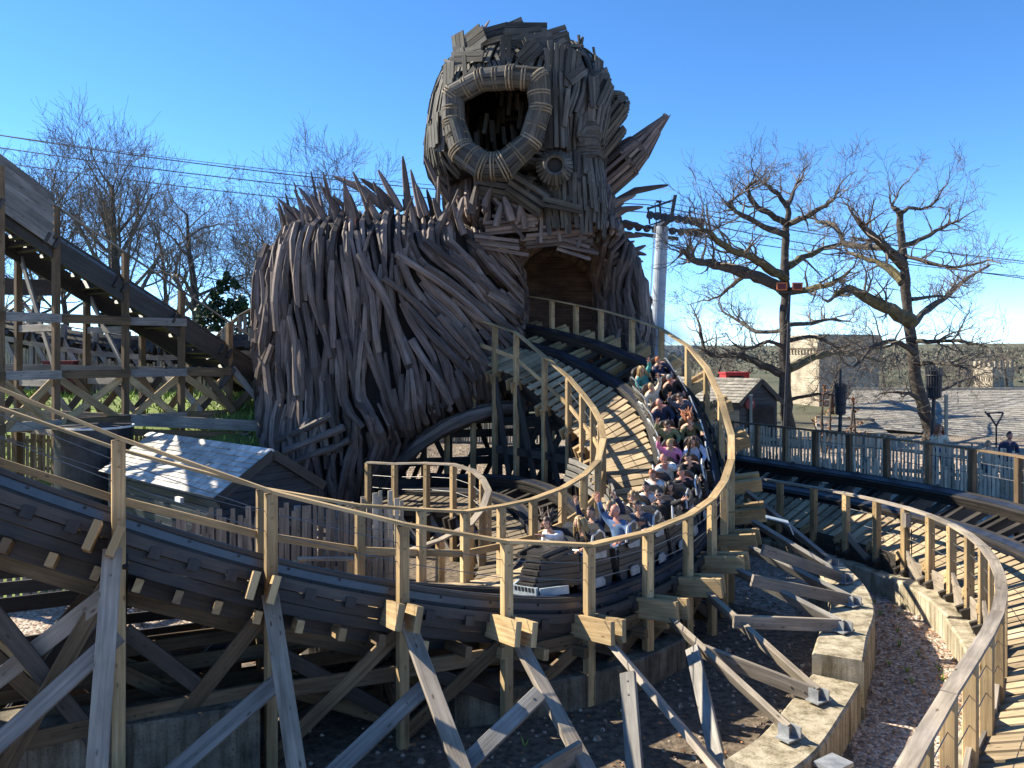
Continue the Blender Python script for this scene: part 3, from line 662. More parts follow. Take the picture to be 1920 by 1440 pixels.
brace(tr, 'girt', V(-5.4, 24.6, 1.25), V(.6, 25.6, 1.1), .1, .3, 'dark', seed=77); brace(tr, 'girt', V(-5.2, 24.2, .6), V(.2, 24.9, .5), .1, .3, 'dark', seed=78)
# lift hill climbing out of frame on the left
lh = [(-260, 120, 17.6), (-120, 222, 19.2), (0, 310, 20.7), (105, 388, 22.2), (235, 475, 23.8), (340, 545, 25.1), (430, 605, 26.3), (520, 664, 27.5), (600, 715, 28.6)]
O = [P(*p) for p in lh]; I = [p + V(-1.75, 1.15, 0) for p in O]
HT = Track(O, I, .62, .62)
lift = thing('lift_hill', 'straight timber lift hill with a boarded parapet, climbing to the left above the grass bank', 'coaster track', (-12, 22, 2))
build_track(lift, HT, mats=('pine_dark', 'dark', 'grey'), walk=False, seed=41, ledge=.15, cables=1, post_w=.17, ra=.35, hw=.1, hr_m='grey', posts=[0, 1, 2, 3, 4, 5, 6, 7, 8])
lb = MB(8)
for q in (.02, 1.9): lb.sweep([HT.eo(t) + HT.frame(t)[1] * q for t in HT.ts], [HT.frame(t)[3] for t in HT.ts], [(-.04, -.75), (.04, -.75), (.04, -.22), (-.04, -.22)], sides=[HT.frame(t)[1] for t in HT.ts])
obj('side_beam', lb, M['dark'], lift)
ch = MB(5); ch.sweep([HT.eo(t) + HT.frame(t)[1] * .92 for t in HT.ts], [HT.frame(t)[3] for t in HT.ts], [(-.1, -.15), (.1, -.15), (.1, -.02), (-.1, -.02)]); obj('chain_trough', ch, M['iron'], lift)
pb = MB(6)                                     # boarded parapet, near side
for k in range(7):
    for t0, t1 in ((0, 1.02), (1.04, 1.98), (2.0, 3.0)):
        a = HT.o(t0) + V(.0, -.13, .22 - .205 * k); b = HT.o(t1) + V(0, -.13, .22 - .205 * k)
        pb.beam(a, b, .035, .192)
obj('parapet', pb, M['grey'], lift)
for b in range(0, 8):
    a = HT.o(b); q = HT.o(b + 1); i0 = HT.i(b); g = hgt(a.x, a.y)
    for zz, mm in ((CZ - .55, 'grey'), (CZ - 1.9, 'grey'), (CZ + 1.0, 'grey')):
        if zz < HT.eo(b + .7).z - .3 and zz > g:
            brace(lift, 'girt', V(a.x - .2, a.y - .1, zz), V(q.x + .2, q.y - .1, zz), .07, .24, 'pine_dark' if b % 2 else 'grey', seed=b)
            brace(lift, 'cross_tie', V(a.x, a.y, zz - .25), V(i0.x, i0.y, zz - .25), .07, .2, mm, seed=b + 3)
    top = HT.eo(b).z - .4
    if b < 7:
        brace(lift, 'cross_brace', V(a.x, a.y - .05, min(top, CZ - .6)), V(q.x, q.y - .05, max(hgt(q.x, q.y) + .1, CZ - 2.0)), .06, .2, 'pine', seed=b + 11)
        brace(lift, 'cross_brace', V(q.x, q.y + .05, min(HT.eo(b + 1).z - .4, CZ - .6)), V(a.x, a.y + .05, max(g + .1, CZ - 2.0)), .06, .2, 'pine', seed=b + 12)
    if top > CZ + 1.2:
        brace(lift, 'cross_brace', V(a.x, a.y, CZ - .5), V(i0.x, i0.y, top), .06, .16, 'grey', seed=b + 13)

brace(lift, 'girt', P(-90, 772, 22), P(515, 800, 25.5), .12, .34, 'grey', seed=5); brace(lift, 'girt', P(-90, 800, 22.1), P(515, 818, 25.6), .08, .2, 'pine_dark', seed=6)
brace(lift, 'girt', P(-90, 690, 23.4), P(420, 698, 26.6), .1, .3, 'grey', seed=7); brace(lift, 'girt', P(-90, 590, 25), P(330, 604, 27.5), .1, .3, 'grey', seed=8); brace(lift, 'girt', P(-90, 535, 24), P(110, 540, 25.2), .1, .5, 'dark', seed=9)
for k in range(9): brace(lift, 'cross_brace', P(-60 + k * 62, 690, 24.2 + .25 * k), P(5 + k * 62, 772, 24.0 + .25 * k), .06, .2, 'pine_dark' if k % 2 else 'grey', seed=k); brace(lift, 'cross_brace', P(5 + k * 62, 690, 24.4 + .25 * k), P(-60 + k * 62, 772, 24.2 + .25 * k), .06, .2, 'dark' if k % 2 else 'pine_dark', seed=k + 20)
# level track curving behind the lift hill
bo = [(-200, 560, 33), (-60, 578, 32), (60, 600, 31.2), (180, 618, 30.6), (300, 626, 30.4), (420, 622, 30.6), (520, 612, 31)]
O = [P(*p) + V(0, 0, .3) for p in bo]; I = [p + V(.0, 2.6, -.5) for p in O]
BT = Track(O, I, .35, .9)
back = thing('wooden_coaster_track', 'long level coaster track with blue-black rails passing behind the lift hill', 'coaster track', (-12, 31, 3))
build_track(back, BT, mats=('grey', 'dark', 'grey'), outer_rail=False, inner_rail=True, cables=1, seed=51, ledge=.1, walk=True, post_w=.17, stack=.5, layers=4, posts=[k * .5 for k in range(13)])
for k in range(12):
    a = BT.o(k * .5); q = BT.o(k * .5 + .5)
    brace(back, 'cross_brace', V(a.x, a.y - .1, BT.eo(k * .5).z - .5), V(q.x, q.y - .1, hgt(q.x, q.y)), .06, .2, 'grey', seed=k)
    brace(back, 'girt', V(a.x, a.y - .12, BT.eo(k * .5).z - .85), V(q.x, q.y - .12, BT.eo(k * .5 + .5).z - .85), .06, .2, 'pine_grey', seed=k + 8)
so = [(400, 640, 33), (425, 612, 32.6), (450, 592, 32.2), (478, 576, 31.8), (505, 566, 31.4), (545, 556, 31)]
O = [P(*p) for p in so]; I = [p + V(-.6, 2.4, .2) for p in O]
ST = Track(O, I, .95, .95)
swoop = thing('wooden_coaster_track', 'short rising banked piece of timber track disappearing behind the left flank of the figure', 'coaster track', (-11, 32, 3))
build_track(swoop, ST, mats=('pine_grey', 'dark', 'grey'), cables=2, seed=61, ledge=.1, walk=True)
for b in range(5):
    a = ST.o(b); q = ST.o(b + 1); brace(swoop, 'cross_brace', V(a.x, a.y - .1, ST.eo(b).z), V(q.x, q.y - .1, ST.eo(b).z - 1.5), .06, .2, 'pine', seed=b)

# ---------------------------------------------------------------- concrete footings
def footing(label, pts, w, z0, z1, m='concrete', group=None, step=None):
    mb = MB(7)
    ps = [Vector(p) for p in pts]; ctr = []
    k = max(2, int(sum((b - a).length for a, b in zip(ps, ps[1:])) / .25))
    for i in range(k + 1): ctr.append(cr(ps, (len(ps) - 1) * i / k * .9999))
    sides = []
    for i in range(len(ctr)):
        T = ctr[min(i + 1, len(ctr) - 1)] - ctr[max(i - 1, 0)]; T.z = 0; T.normalize(); sides.append(V(T.y, -T.x, 0))
    c = .03; hw = w / 2
    mb.loft([[V(p.x, p.y, 0) + s_ * a + Z * b for a, b in ((-hw, z0), (hw, z0), (hw, z1 - c), (hw - c, z1), (-hw + c, z1), (-hw, z1 - c))] for p, s_ in zip(ctr, sides)])
    # shutter-board lines: thin ribs left by the formwork
    for i in range(1, len(ctr) - 1):
        for sg in (-1, 1):
            p = V(ctr[i].x, ctr[i].y, 0) + sides[i] * sg * (hw + .002); mb.beam(p + Z * (z0 + .02), p + Z * (z1 - .05), .012, .008, up=sides[i])
    o = obj('concrete_footing', mb, M[m], None, origin=pts[0])
    tag(o, label, 'concrete footing', group); return o
footing('low near end of the curved concrete ring footing with two braces bolted on top', [(2.7, 9.05, 0), (3.35, 9.7, 0), (4.1, 10.75, 0), (4.65, 11.55, 0)], .68, -.3, .54, group='curved ring footings')
footing('higher far end of the curved concrete ring footing beside its low end', [(4.7, 11.6, 0), (5.2, 12.6, 0), (5.9, 13.9, 0), (6.35, 15.3, 0), (6.6, 16.9, 0)], .7, -.3, .84, group='curved ring footings')
footing('long concrete kerb wall under the posts of the right-hand track', [(6.6, 21.2, 0), (7.3, 19.9, 0), (8.0, 18.5, 0), (8.35, 17.2, 0)], .6, -.3, .42)
footing('concrete wall below the sunlit posts, middle step under the right-hand track', [(8.36, 17.15, 0), (8.42, 15.7, 0), (8.2, 14.4, 0)], .75, -.3, .5)
footing('nearest concrete wall at the right, below the lowest sunlit posts', [(8.18, 14.35, 0), (7.7, 12.9, 0), (7.0, 11.5, 0), (6.1, 10.1, 0), (5.0, 8.7, 0)], .8, -.3, .46)
footing('dark concrete strip under the inner posts at the lower left', [(-8.2, 11.2, 0), (-6.2, 11.9, 0), (-4.3, 12.7, 0)], .7, -.3, .75, 'concrete_dark')
footing('dark concrete strip below the front posts at the lower left', [(-6.6, 9.3, 0), (-4.7, 9.5, 0), (-3.2, 10.1, 0)], .7, -.3, .95, 'concrete_dark')
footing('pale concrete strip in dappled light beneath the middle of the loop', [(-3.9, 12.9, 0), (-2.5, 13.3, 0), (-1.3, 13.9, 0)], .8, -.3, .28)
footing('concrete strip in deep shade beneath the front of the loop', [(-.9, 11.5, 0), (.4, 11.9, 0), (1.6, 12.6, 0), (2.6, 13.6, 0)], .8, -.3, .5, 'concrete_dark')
mb = MB(8); c = P(1462, 975, 14.6); mb.beam(c + V(-.25, 0, .06), c + V(.12, -.1, -.02), .22, .02); mb.beam(c + V(.12, -.1, -.02), c + V(.2, -.12, -.22), .22, .02); obj('metal_bracket', mb, M['plate'], main)
# outlet box standing beside the near footing
eb = MB(3); ep = V(3.72, 9.3, 0); eb.box(ep + V(0, 0, .22), .3, .22, .44, .6); eb.box(ep + V(0, 0, .465), .36, .28, .05, .6); eb.box(ep + V(.06, -.1, .25), .2, .02, .3, .6)
tag(obj('outlet_box', eb, M['galv'], origin=ep), 'small galvanised outlet box beside the near end of the ring footing', 'outlet box')
# ---------------------------------------------------------------- the giant timber figure
D0 = 27.0
def zpx(py, d=D0): return CZ + (HY - py) / F * d
class Loft:
    """rows: (py, left px, right px, depth radius) of the outline seen at distance d"""
    def __init__(s, d, rows, ry=None): s.d = d; s.rows = [r if len(r) == 4 else (*r, ry) for r in rows]; s.t = s.rows[0][0]; s.b = s.rows[-1][0]
    def half(s, py):
        l, r, ry = interp(s.rows, py); return (l + r) / 2, (r - l) / 2, ry
    def pt(s, th, py, k=1.0, off=0.0):
        m, h, ry = s.half(py); rx = h / F * s.d; sn, cs = math.sin(th), math.cos(th)
        f = lambda v: math.copysign(abs(v) ** .85, v)
        n = Vector((sn / max(rx, .1), -cs / max(ry, .1), 0)).normalized()
        return Vector(((m - 960) / F * s.d + rx * f(sn) * k, s.d - ry * f(cs) * k, zpx(py, s.d))) + n * off, n
    def rad(s, th, py):
        m, h, ry = s.half(py); rx = h / F * s.d; return max(.3, math.hypot(rx * math.cos(th), ry * math.sin(th)))
    def shell(s, mb, k=.95, n=40, skip=None, cap=True):
        rows = np.arange(s.t, s.b + .1, 9); b = len(mb.v)
        for py in rows:
            for a in range(n): mb.v.append(tuple(s.pt(a / n * 6.28318, py, k)[0]))
        for i in range(len(rows) - 1):
            for a in range(n):
                q = (b + i * n + a, b + (i + 1) * n + a, b + (i + 1) * n + (a + 1) % n, b + i * n + (a + 1) % n)
                if skip:
                    c = sum((Vector(mb.v[x]) for x in q), Vector()) / 4
                    if skip(c): continue
                mb.f.append(q); mb.uv += [(0, 0)] * 4; mb.r.append(.5); mb.m.append(0)
        if cap:
            for i in (0, len(rows) - 1):
                mb.f.append(tuple(b + i * n + a for a in (range(n) if i else range(n - 1, -1, -1)))); mb.uv += [(0, 0)] * n; mb.r.append(.5); mb.m.append(0)
def staves(mb, L, flow, R, row=.7, gap=.19, ln=(1.4, 3.0), rr=(.075, .125), off=(.0, .26), rng=(-3.14159, 3.14159), sides=6, stop=None):
    py = L.t - 6
    while py < L.b:
        th = rng[0] + R.uniform(0, .05)
        while th < rng[1]:
            p0 = py + R.uniform(-.5, .5) * row / L.d * F; t0 = th + R.uniform(-.4, .4) * gap / L.rad(th, max(py, L.t))
            th += gap / L.rad(th, max(py, L.t)) * R.uniform(.8, 1.25)
            length = R.uniform(*ln); st = length / 5; pts = []; m, h, ry = L.half(p0); px = m + h * math.sin(t0); q = p0; t = t0
            o0 = R.uniform(*off); front = math.cos(t0) > 0; drift = R.gauss(0, .08); bend = R.gauss(0, .022); pts = []
            for k in range(6):
                if q > L.b + 8: break
                if stop and stop(px, q): break
                w = math.sin(math.pi * k / 5)
                pos, n = L.pt(t, max(L.t, q), 1, o0 + .06 * w + R.gauss(0, .032))
                if q < L.t: pos.z = zpx(q, L.d)
                pts.append(pos)
                a = (flow(px, q) if front else 0) + drift + bend * (k - 3)
                q += st * math.cos(a) / L.d * F; px += st * math.sin(a) / L.d * F
                m, h, ry = L.half(q); s_ = (px - m) / max(h, 1)
                if front:
                    if abs(s_) > 1.12: break
                    if abs(s_) > 1: 
                        s_ = math.copysign(1, s_); px = m + h * s_
                    t = math.asin(s_)
            if len(pts) < 3: continue
            r = R.uniform(*rr); n = len(pts)
            mb.tube(pts, [r * (R.uniform(.5, .95) if k in (0, n - 1) else R.uniform(.85, 1.12)) for k in range(n)], sides)
        py += row / L.d * F
BODY = Loft(D0, [(414, 600, 840, 1.4), (424, 565, 890, 2.0), (442, 540, 926, 2.7), (470, 519, 953, 3.05), (510, 508, 966, 3.2), (570, 504, 970, 3.2), (640, 506, 968, 3.1), (700, 511, 963, 3.1), (738, 513, 952, 3.05),
                 (758, 513, 915, 3.05), (775, 513, 862, 3.05), (815, 513, 792, 3.0), (870, 517, 748, 2.95), (930, 521, 718, 2.9), (965, 522, 712, 2.9)])
CHEST = Loft(27.4, [(325, 868, 1118, 2.2), (380, 862, 1130, 2.6), (420, 865, 1138, 3.0), (440, 880, 1148, 3.0), (452, 905, 1155, 2.8)])
RIGHT = Loft(28.2, [(405, 1072, 1132, 1.6), (440, 1092, 1150, 2.0), (480, 1122, 1170, 2.1), (520, 1132, 1186, 2.2), (560, 1137, 1194, 2.3), (620, 1138, 1197, 2.4), (700, 1138, 1200, 2.4), (930, 1136, 1202, 2.4)])
HEAD = Loft(D0, [(84, 962, 1012, .8), (92, 915, 1056, 1.3), (106, 876, 1086, 1.8), (130, 846, 1112, 2.5), (162, 828, 1132, 3.1), (200, 816, 1144, 3.5), (235, 810, 1146, 3.7), (275, 805, 1136, 3.75), (310, 804, 1128, 3.6), (340, 812, 1126, 3.3), (362, 836, 1124, 2.9)])
RING = [(850, 178), (903, 150), (958, 145), (1008, 149), (1013, 205), (994, 266), (942, 312), (908, 313), (866, 283), (851, 232)]
def inside(poly, x, y):
    r = False; n = len(poly)
    for i in range(n):
        (x1, y1), (x2, y2) = poly[i], poly[i - 1]
        if (y1 > y) != (y2 > y) and x < (x2 - x1) * (y - y1) / (y2 - y1) + x1: r = not r
    return r
def in_mouth(p):
    if p.y > D0 - 1.2: return False
    return inside(RING, *proj(p))
def body_flow(x, y):
    j = math.sin(x * .05 + y * .021) * .06
    if y > 795:
        if x < 600: return .0 + j
        return -.28 * ss(600, 720, x) + j
    if 735 < y < 775 and 575 < x < 710: return -.18 + j
    if y >= 775 and x <= 710: return -.05 + j
    if y > 735 and x >= 710: return .12 + j
    if 590 < y < 735 and x < 580: return (-.26 if math.sin(y * .035 + x * .02) > -.2 else .2) + j
    if x > 730 and y > 470: return lerp(.8, .22, ss(590, 700, y)) * ss(725, 830, x) + j
    if 610 < x < 730 and 470 < y < 640: return .08 + j
    return .04 * (x - 600) / 100 + j
fig = thing('timber_giant', 'huge figure of charred timber stakes with an open ring mouth and one raised horn', 'giant figure', (-2, 27, 0))
RF = random.Random(3)
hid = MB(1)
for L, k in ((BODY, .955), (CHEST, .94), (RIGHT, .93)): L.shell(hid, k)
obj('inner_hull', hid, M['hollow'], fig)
mb = MB(11); staves(mb, BODY, body_flow, RF, row=.8, gap=.2, ln=(1.7, 3.4), rr=(.065, .13), off=(-.04, .26), sides=5)
for k in range(26):                            # larger loose logs lying across the flank
    px, py, an, ln = [(760, 500, .9, 3.6), (745, 540, .75, 3.2), (800, 520, .95, 3.2), (840, 500, .9, 2.6), (770, 580, .7, 3.0), (870, 530, 1.0, 2.4), (900, 560, .95, 1.8), (720, 500, .3, 3.4), (700, 640, .15, 2.2), (690, 640, .1, 2.6),
                      (820, 600, .75, 2.6), (860, 620, .6, 2.4), (780, 640, .5, 2.2), (676, 764, -1.12, 1.9), (682, 784, -1.1, 1.7), (684, 804, -1.05, 1.5), (700, 770, -.3, 2.6), (880, 660, .45, 1.8), (560, 650, -.4, 2.2), (540, 690, -.35, 1.8), (530, 640, -.3, 2), (610, 600, .1, 2.4),
                      (660, 470, .05, 2.6), (590, 480, -.05, 2.6), (920, 620, .8, 1.5), (850, 690, .3, 1.6)][k]
    pts = []; ok = True
    for i in range(7):
        m, h, ry = BODY.half(py); s_ = max(-.98, min(.98, (px - m) / h)); pos, n = BODY.pt(math.asin(s_), py, 1, .3 + .05 * math.sin(i * .9 + k)); pts.append(pos)
        a = an + .06 * math.sin(i + k); py += ln / 6 * math.cos(a) / D0 * F; px += ln / 6 * math.sin(a) / D0 * F
    r = RF.uniform(.1, .145); mb.tube(pts, [r * RF.uniform(.85, 1.1) for _ in pts], 7)
for q in range(7):                             # arch beam of bundled logs
    pts = [P(px + 3 * math.sin(q), py + RF.uniform(-3, 3) + (q - 3) * 3.2, d + .25 * math.cos(q * 2)) for px, py, d in ((712, 932, 25.2), (738, 880, 25.0), (785, 833, 24.8), (830, 803, 24.7), (880, 781, 24.6), (930, 768, 24.6), (985, 764, 24.8))]
    mb.tube(pts, [RF.uniform(.11, .16) for _ in pts], 7)
obj('torso_cladding', mb, M['stake'], fig)
mb = MB(12)
staves(mb, CHEST, lambda x, y: .1 * math.sin(x * .1), RF, row=.7, gap=.22, ln=(.7, 1.3), rr=(.08, .13))
for px, py, dx, dy, r in ((905, 428, 95, -8, .2), (980, 452, 120, -10, .22), (1010, 436, 90, -4, .18), (900, 452, 80, 12, .2), (935, 408, 70, 6, .18), (1040, 455, 70, 18, .2)):
    for q in range(4): mb.beam(P(px + RF.uniform(-12, 8), py + q * 7 - 10, 24.3 + .1 * q), P(px + dx + RF.uniform(-8, 12), py + dy + q * 7 - 10 + RF.uniform(-3, 3), 24.25 + .12 * (q % 2)), r * .5, r * .62, up=V(0, 1, .2))
for k in range(60):                            # frayed dark slats between jaw and chest
    px = RF.uniform(905, 1130); py = RF.uniform(345, 400); a = RF.uniform(-.3, .3) + (.9 if px < 1010 else 0)
    p = P(px, py, RF.uniform(24.3, 25.0)); mb.beam(p, p + V(math.sin(a) * 1.1, -.1, -math.cos(a) * 1.1), .1, .05, up=V(0, 1, 0))
obj('chest_cladding', mb, M['stake'], fig)
mb = MB(13); staves(mb, RIGHT, lambda x, y: .05, RF, row=.8, gap=.2, ln=(1.4, 2.8), rr=(.08, .13)); obj('flank_cladding', mb, M['stake'], fig)
# hollow arch under the chest: ribs and lining
mb = MB(14); cx, zc, r0 = (1054 - 960) / F * 26.6, zpx(540, 26.6), 1.62
def arch(u, d, r):                             # u 0..1 along the arch from left foot to right foot
    if u < .2: return V(cx - r, d, lerp(zc - 4.5, zc, u / .2))
    if u > .8: return V(cx + r, d, lerp(zc, zc - 4.5, (u - .8) / .2))
    a = math.pi * (1 - (u - .2) / .6); return V(cx + r * math.cos(a), d, zc + r * math.sin(a) * 1.12)
us = [k / 40 for k in range(41)]
for k in range(40): mb.face([arch(us[k], 26.4, r0 + .12), arch(us[k + 1], 26.4, r0 + .12), arch(us[k + 1], 33, r0 + .12), arch(us[k], 33, r0 + .12)])
mb.face([arch(u, 33, r0 + .12) for u in us])
obj('arch_lining', mb, M['stake'], fig)
mb = MB(15)
for k in range(58):
    u = .1 + .8 * k / 57; mb.beam(arch(u, 26.35, r0), arch(u, 32.6, r0), .13, .05, up=arch(u, 26, 1) - V(cx, 26, zc))
for d in (26.5, 28.2, 30): mb.tube([arch(u, d, r0 - .04) for u in us], .09, 6)
for k in range(44):                            # stakes framing the mouth of the arch
    u = .03 + .94 * k / 43; a = arch(u, 26.4, r0 + .05); e = (a - V(cx, 26.4, zc - .3)); e.y = 0; e.normalize(); w = RF.uniform(.5, 1.1)
    s_ = e.cross(V(0, 1, 0)) * RF.uniform(-.3, .9); mb.tube([a, a + (e + s_).normalized() * w * .5 + V(0, -.12, 0), a + (e + s_).normalized() * w + V(0, .05, 0)], [.1, .11, .07], 6)
obj('arch_ribs', mb, M['stake'], fig)

# head ---------------------------------------------------------------
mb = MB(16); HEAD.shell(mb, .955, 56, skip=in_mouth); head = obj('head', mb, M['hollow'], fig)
patches = []
for k in range(110): patches.append((RF.uniform(-3.14, 3.14), RF.uniform(60, 355), None))
def patch_dir(th, py):
    x = HEAD.half(py)[0] + HEAD.half(py)[1] * math.sin(th)
    if math.cos(th) > 0:
        if x < 862 and py > 150: return RF.gauss(0, .06)
        if py < 122: return 1.45 + RF.gauss(0, .15)
        if py < 170: return RF.choice([1.4, .05, -.75, .55, 1.1, -.2])
        if x > 1060 and py < 190: return .75 + RF.gauss(0, .08)
        if py > 300: return RF.choice([.1, .95, 1.3])
    return RF.gauss(0, .25)
patches = [(t, p, patch_dir(t, p)) for t, p, _ in patches]
mb = MB(17)
for i, (tc, pc, an) in enumerate(patches):
    Rr = HEAD.rad(tc, pc); mpp = F / D0
    for j in range(-9, 10):
        e = j * .155 + RF.uniform(-.015, .015)
        run = []; lift_ = RF.uniform(.0, .11); j2 = RF.gauss(0, .04)
        for s_ in np.arange(-1.7, 1.71, .2):
            a = an + j2; du = math.cos(a) * e + math.sin(a) * s_; dv = -math.sin(a) * e + math.cos(a) * s_
            t = tc + du / Rr; q = pc + dv * mpp
            okp = HEAD.t + 1 < q < HEAD.b - 1
            if okp:
                best = min(range(len(patches)), key=lambda m_: ((((patches[m_][0] - t + 3.14159) % 6.28318) - 3.14159) * Rr) ** 2 + ((patches[m_][1] - q) / mpp) ** 2)
                okp = best == i
            if okp:
                pos, n = HEAD.pt(t, q, 1, lift_)
                okp = not in_mouth(pos)
            if okp: run.append((pos, n))
            elif run and len(run) >= 2: break
            elif run: run = []
        if len(run) >= 2:
            d = (run[-1][0] - run[0][0]).normalized(); run[0] = (run[0][0] - d * RF.uniform(0, .22), run[0][1]); run[-1] = (run[-1][0] + d * RF.uniform(0, .22), run[-1][1])
            rs = []; w = RF.uniform(.05, .072); hh = .03
            for pos, n in run:
                x = d.cross(n).normalized(); rs.append([pos - x * w - n * hh, pos + x * w - n * hh, pos + x * w * .8 + n * hh, pos - x * w * .8 + n * hh])
            mb.loft(rs)
for k in range(22):                            # odd loose laths pinned over the crown
    th = RF.uniform(-1.0, 1.0); py = RF.uniform(118, 165); p, n = HEAD.pt(th, py, 1, .14); a = RF.uniform(0, 3.14); x = n.cross(Z).normalized(); y = n.cross(x); d = x * math.cos(a) + y * math.sin(a)
    q = p + d * RF.uniform(.4, .9)
    if not in_mouth(p) and not in_mouth(q): mb.beam(p - d * .3, q, .09, .05, up=n)
obj('head_slats', mb, M['slat'], head); BR = MB(33)
for k in range(64):                            # heavy boards nailed over the brow, crown and cheek
    py = RF.uniform(122, 300); th = RF.uniform(-.7, .35) if py < 185 else RF.uniform(-.85, 1.0); p, n = HEAD.pt(th, py, 1, RF.uniform(.12, .26)); x = n.cross(Z).normalized(); y = n.cross(x)
    a = RF.choice([1.57, 1.4, 1.75, .1, .0, -.15, .8, -.7]) if py > 150 else RF.choice([1.57, 1.45, 1.7, 1.2]); a = RF.choice([.05, -.1, .12, .9]) if py > 180 else a; d = y * math.cos(a) + x * math.sin(a); ln = RF.uniform(.35, .7)
    if in_mouth(p) or in_mouth(p + d * ln) or in_mouth(p - d * ln) or any((p - P(px, py_, dd)).length < .75 for (px, py_), dd in zip(RING, [23] * 10)): continue
    mb = MB(k); 
    for j in range(RF.randint(1, 3)): mb.beam(p - d * ln + d.cross(n) * .17 * j, p + d * ln * RF.uniform(.7, 1) + d.cross(n) * .17 * j, .045, .15, up=d.cross(n))
    BR.v += mb.v; o_ = len(BR.v) - len(mb.v); BR.f += [tuple(i + o_ for i in f) for f in mb.f]; BR.uv += mb.uv; BR.r += mb.r; BR.m += mb.m
obj('brow_boards', BR, M['slat'], head)
def bundle(mb, path, radii, n, w=.06, h=.035, jit=.08, core=True, frac=1.0, cm=1):
    pts = [Vector(p) for p in path]
    for i in range(len(pts) - 1):
        p, q = pts[i], pts[i + 1]; d = (q - p).normalized(); x = d.cross(V(.1, 1, .05)).normalized(); y = d.cross(x)
        if core: mb.tube([p, q], [radii[i] * .9, radii[i + 1] * .9], 10, m=cm)
        for a in range(n):
            an = 6.28318 * a / n + RF.uniform(-.08, .08); o = x * math.cos(an) + y * math.sin(an); k = RF.uniform(.94, 1.08)
            mb.beam(p + o * radii[i] * k - d * RF.uniform(0, jit), q + o * radii[i + 1] * k + d * RF.uniform(0, jit), w * 2, h * 2, up=o)
def lash(mb, c, d, r, loops=2):
    x = d.cross(V(.1, 1, .05)).normalized(); y = d.cross(x)
    for k in range(loops): mb.tube([c + d * (k - (loops - 1) / 2) * .09 + (x * math.cos(a * .3927) + y * math.sin(a * .3927)) * r for a in range(17)], .03, 5)
# mouth ring
mb = MB(18); rp_ = MB(19); rr_ = [.27, .28, .3, .29, .27, .28, .36, .36, .33, .28]; rd = [23.5, 23.2, 23.0, 22.9, 22.9, 22.95, 23.0, 23.05, 23.2, 23.5]
pts = [P(px, py, d) for (px, py), d in zip(RING, rd)]; nR = len(pts)
for i in range(nR):
    j = (i + 1) % nR; bundle(mb, [pts[i], pts[j]], [rr_[i], rr_[j]], 17, w=.062)
    d = (pts[j] - pts[i - 1]).normalized(); lash(rp_, pts[i], d, rr_[i] * 1.16, 3)
    lash(rp_, (pts[i] + pts[j]) / 2, (pts[j] - pts[i]).normalized(), (rr_[i] + rr_[j]) / 2 * 1.12, 2)
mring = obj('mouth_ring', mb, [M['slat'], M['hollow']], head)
obj('rope_lashing', rp_, M['rope'], mring)
mb = MB(20)                                    # sticks inside the mouth
for k in range(44):
    px, py = RF.uniform(930, 992), RF.uniform(172, 245); a = RF.choice([0, 0, 1.5, 1.4, .1]); p = P(px, py, RF.uniform(25.5, 28.5)); mb.beam(p, p + V(math.sin(a), 0, math.cos(a)) * RF.uniform(.5, 1.2), .12, .06, up=V(0, 1, 0))
for k in range(24):
    px, py = RF.uniform(855, 990), RF.uniform(240, 300); p = P(px, py, RF.uniform(24.5, 27)); mb.beam(p, p + V(RF.uniform(-.1, .1), .5, RF.uniform(.6, 1.1)), .13, .05, up=V(0, 1, 0))
obj('mouth_sticks', mb, M['slat'], head)
mb = MB(21)                                    # cheek and jaw
bundle(mb, [P(1040, 142, 23.7), P(1043, 280, 23.6)], [.3, .34], 13)
bundle(mb, [P(1098, 250, 24.4), P(1098, 205, 24.4), P(1122, 158, 24.6)], [.42, .56, .5], 18)
bundle(mb, [P(1112, 250, 25.4), P(1150, 200, 25.6), P(1166, 192, 25.7)], [.5, .52, .3], 18)
bundle(mb, [P(1118, 290, 25.6), P(1150, 240, 25.8)], [.25, .4], 14)
bundle(mb, [P(960, 345, 24.1), P(1020, 385, 24.1)], [.35, .4], 12, w=.07)
bundle(mb, [P(900, 345, 24.6), P(1000, 362, 24.2)], [.3, .45], 12, w=.07)
JAW = Loft(24.9, [(300, 1024, 1124, 1.0), (330, 1010, 1130, 1.15), (380, 1011, 1133, 1.2), (410, 1015, 1134, 1.2), (432, 1022, 1130, 1.1)])
JAW.shell(mb, .93, 24)
for f_ in range(len(mb.m) - 24 * 20, len(mb.m)): pass
for k in range(150):
    th = -3.14 + 6.28 * (k % 50) / 50 + RF.uniform(-.04, .04); p0 = 300 + 44 * (k // 50) + RF.uniform(-14, 14); p1 = min(448, p0 + RF.uniform(48, 75))
    a, n = JAW.pt(th, max(300, p0), 1, RF.uniform(0, .07)); b, n2 = JAW.pt(th + RF.uniform(-.05, .05), min(432, p1), 1, RF.uniform(0, .1)); b.z = zpx(p1, 24.9)
    mb.beam(a, b, RF.uniform(.08, .13), .05, up=n)
mb.beam(P(1018, 372, 23.45), P(1090, 390, 23.45), .16, .07, up=V(0, 1, 0)); mb.beam(P(1018, 384, 23.5), P(1092, 398, 23.5), .1, .07, up=V(0, 1, 0))
jaw = obj('jaw', mb, [M['slat'], M['hollow']], head)
mb = MB(22)                                    # wrapped band of withies
for k in range(22):
    py = 238 + k * 3.2; hw = 33 + 2.2 * math.sin(k * .4) + RF.uniform(-1, 1); c = P(1093 + RF.uniform(-1, 1), py, 24.6)
    mb.tube([c + V(math.cos(a * .3927) * hw / F * 24.6, math.sin(a * .3927) * .75, RF.uniform(-.02, .02) + .03 * math.sin(a)) for a in range(17)], .032, 5)
obj('withy_band', mb, M['slat'], head)
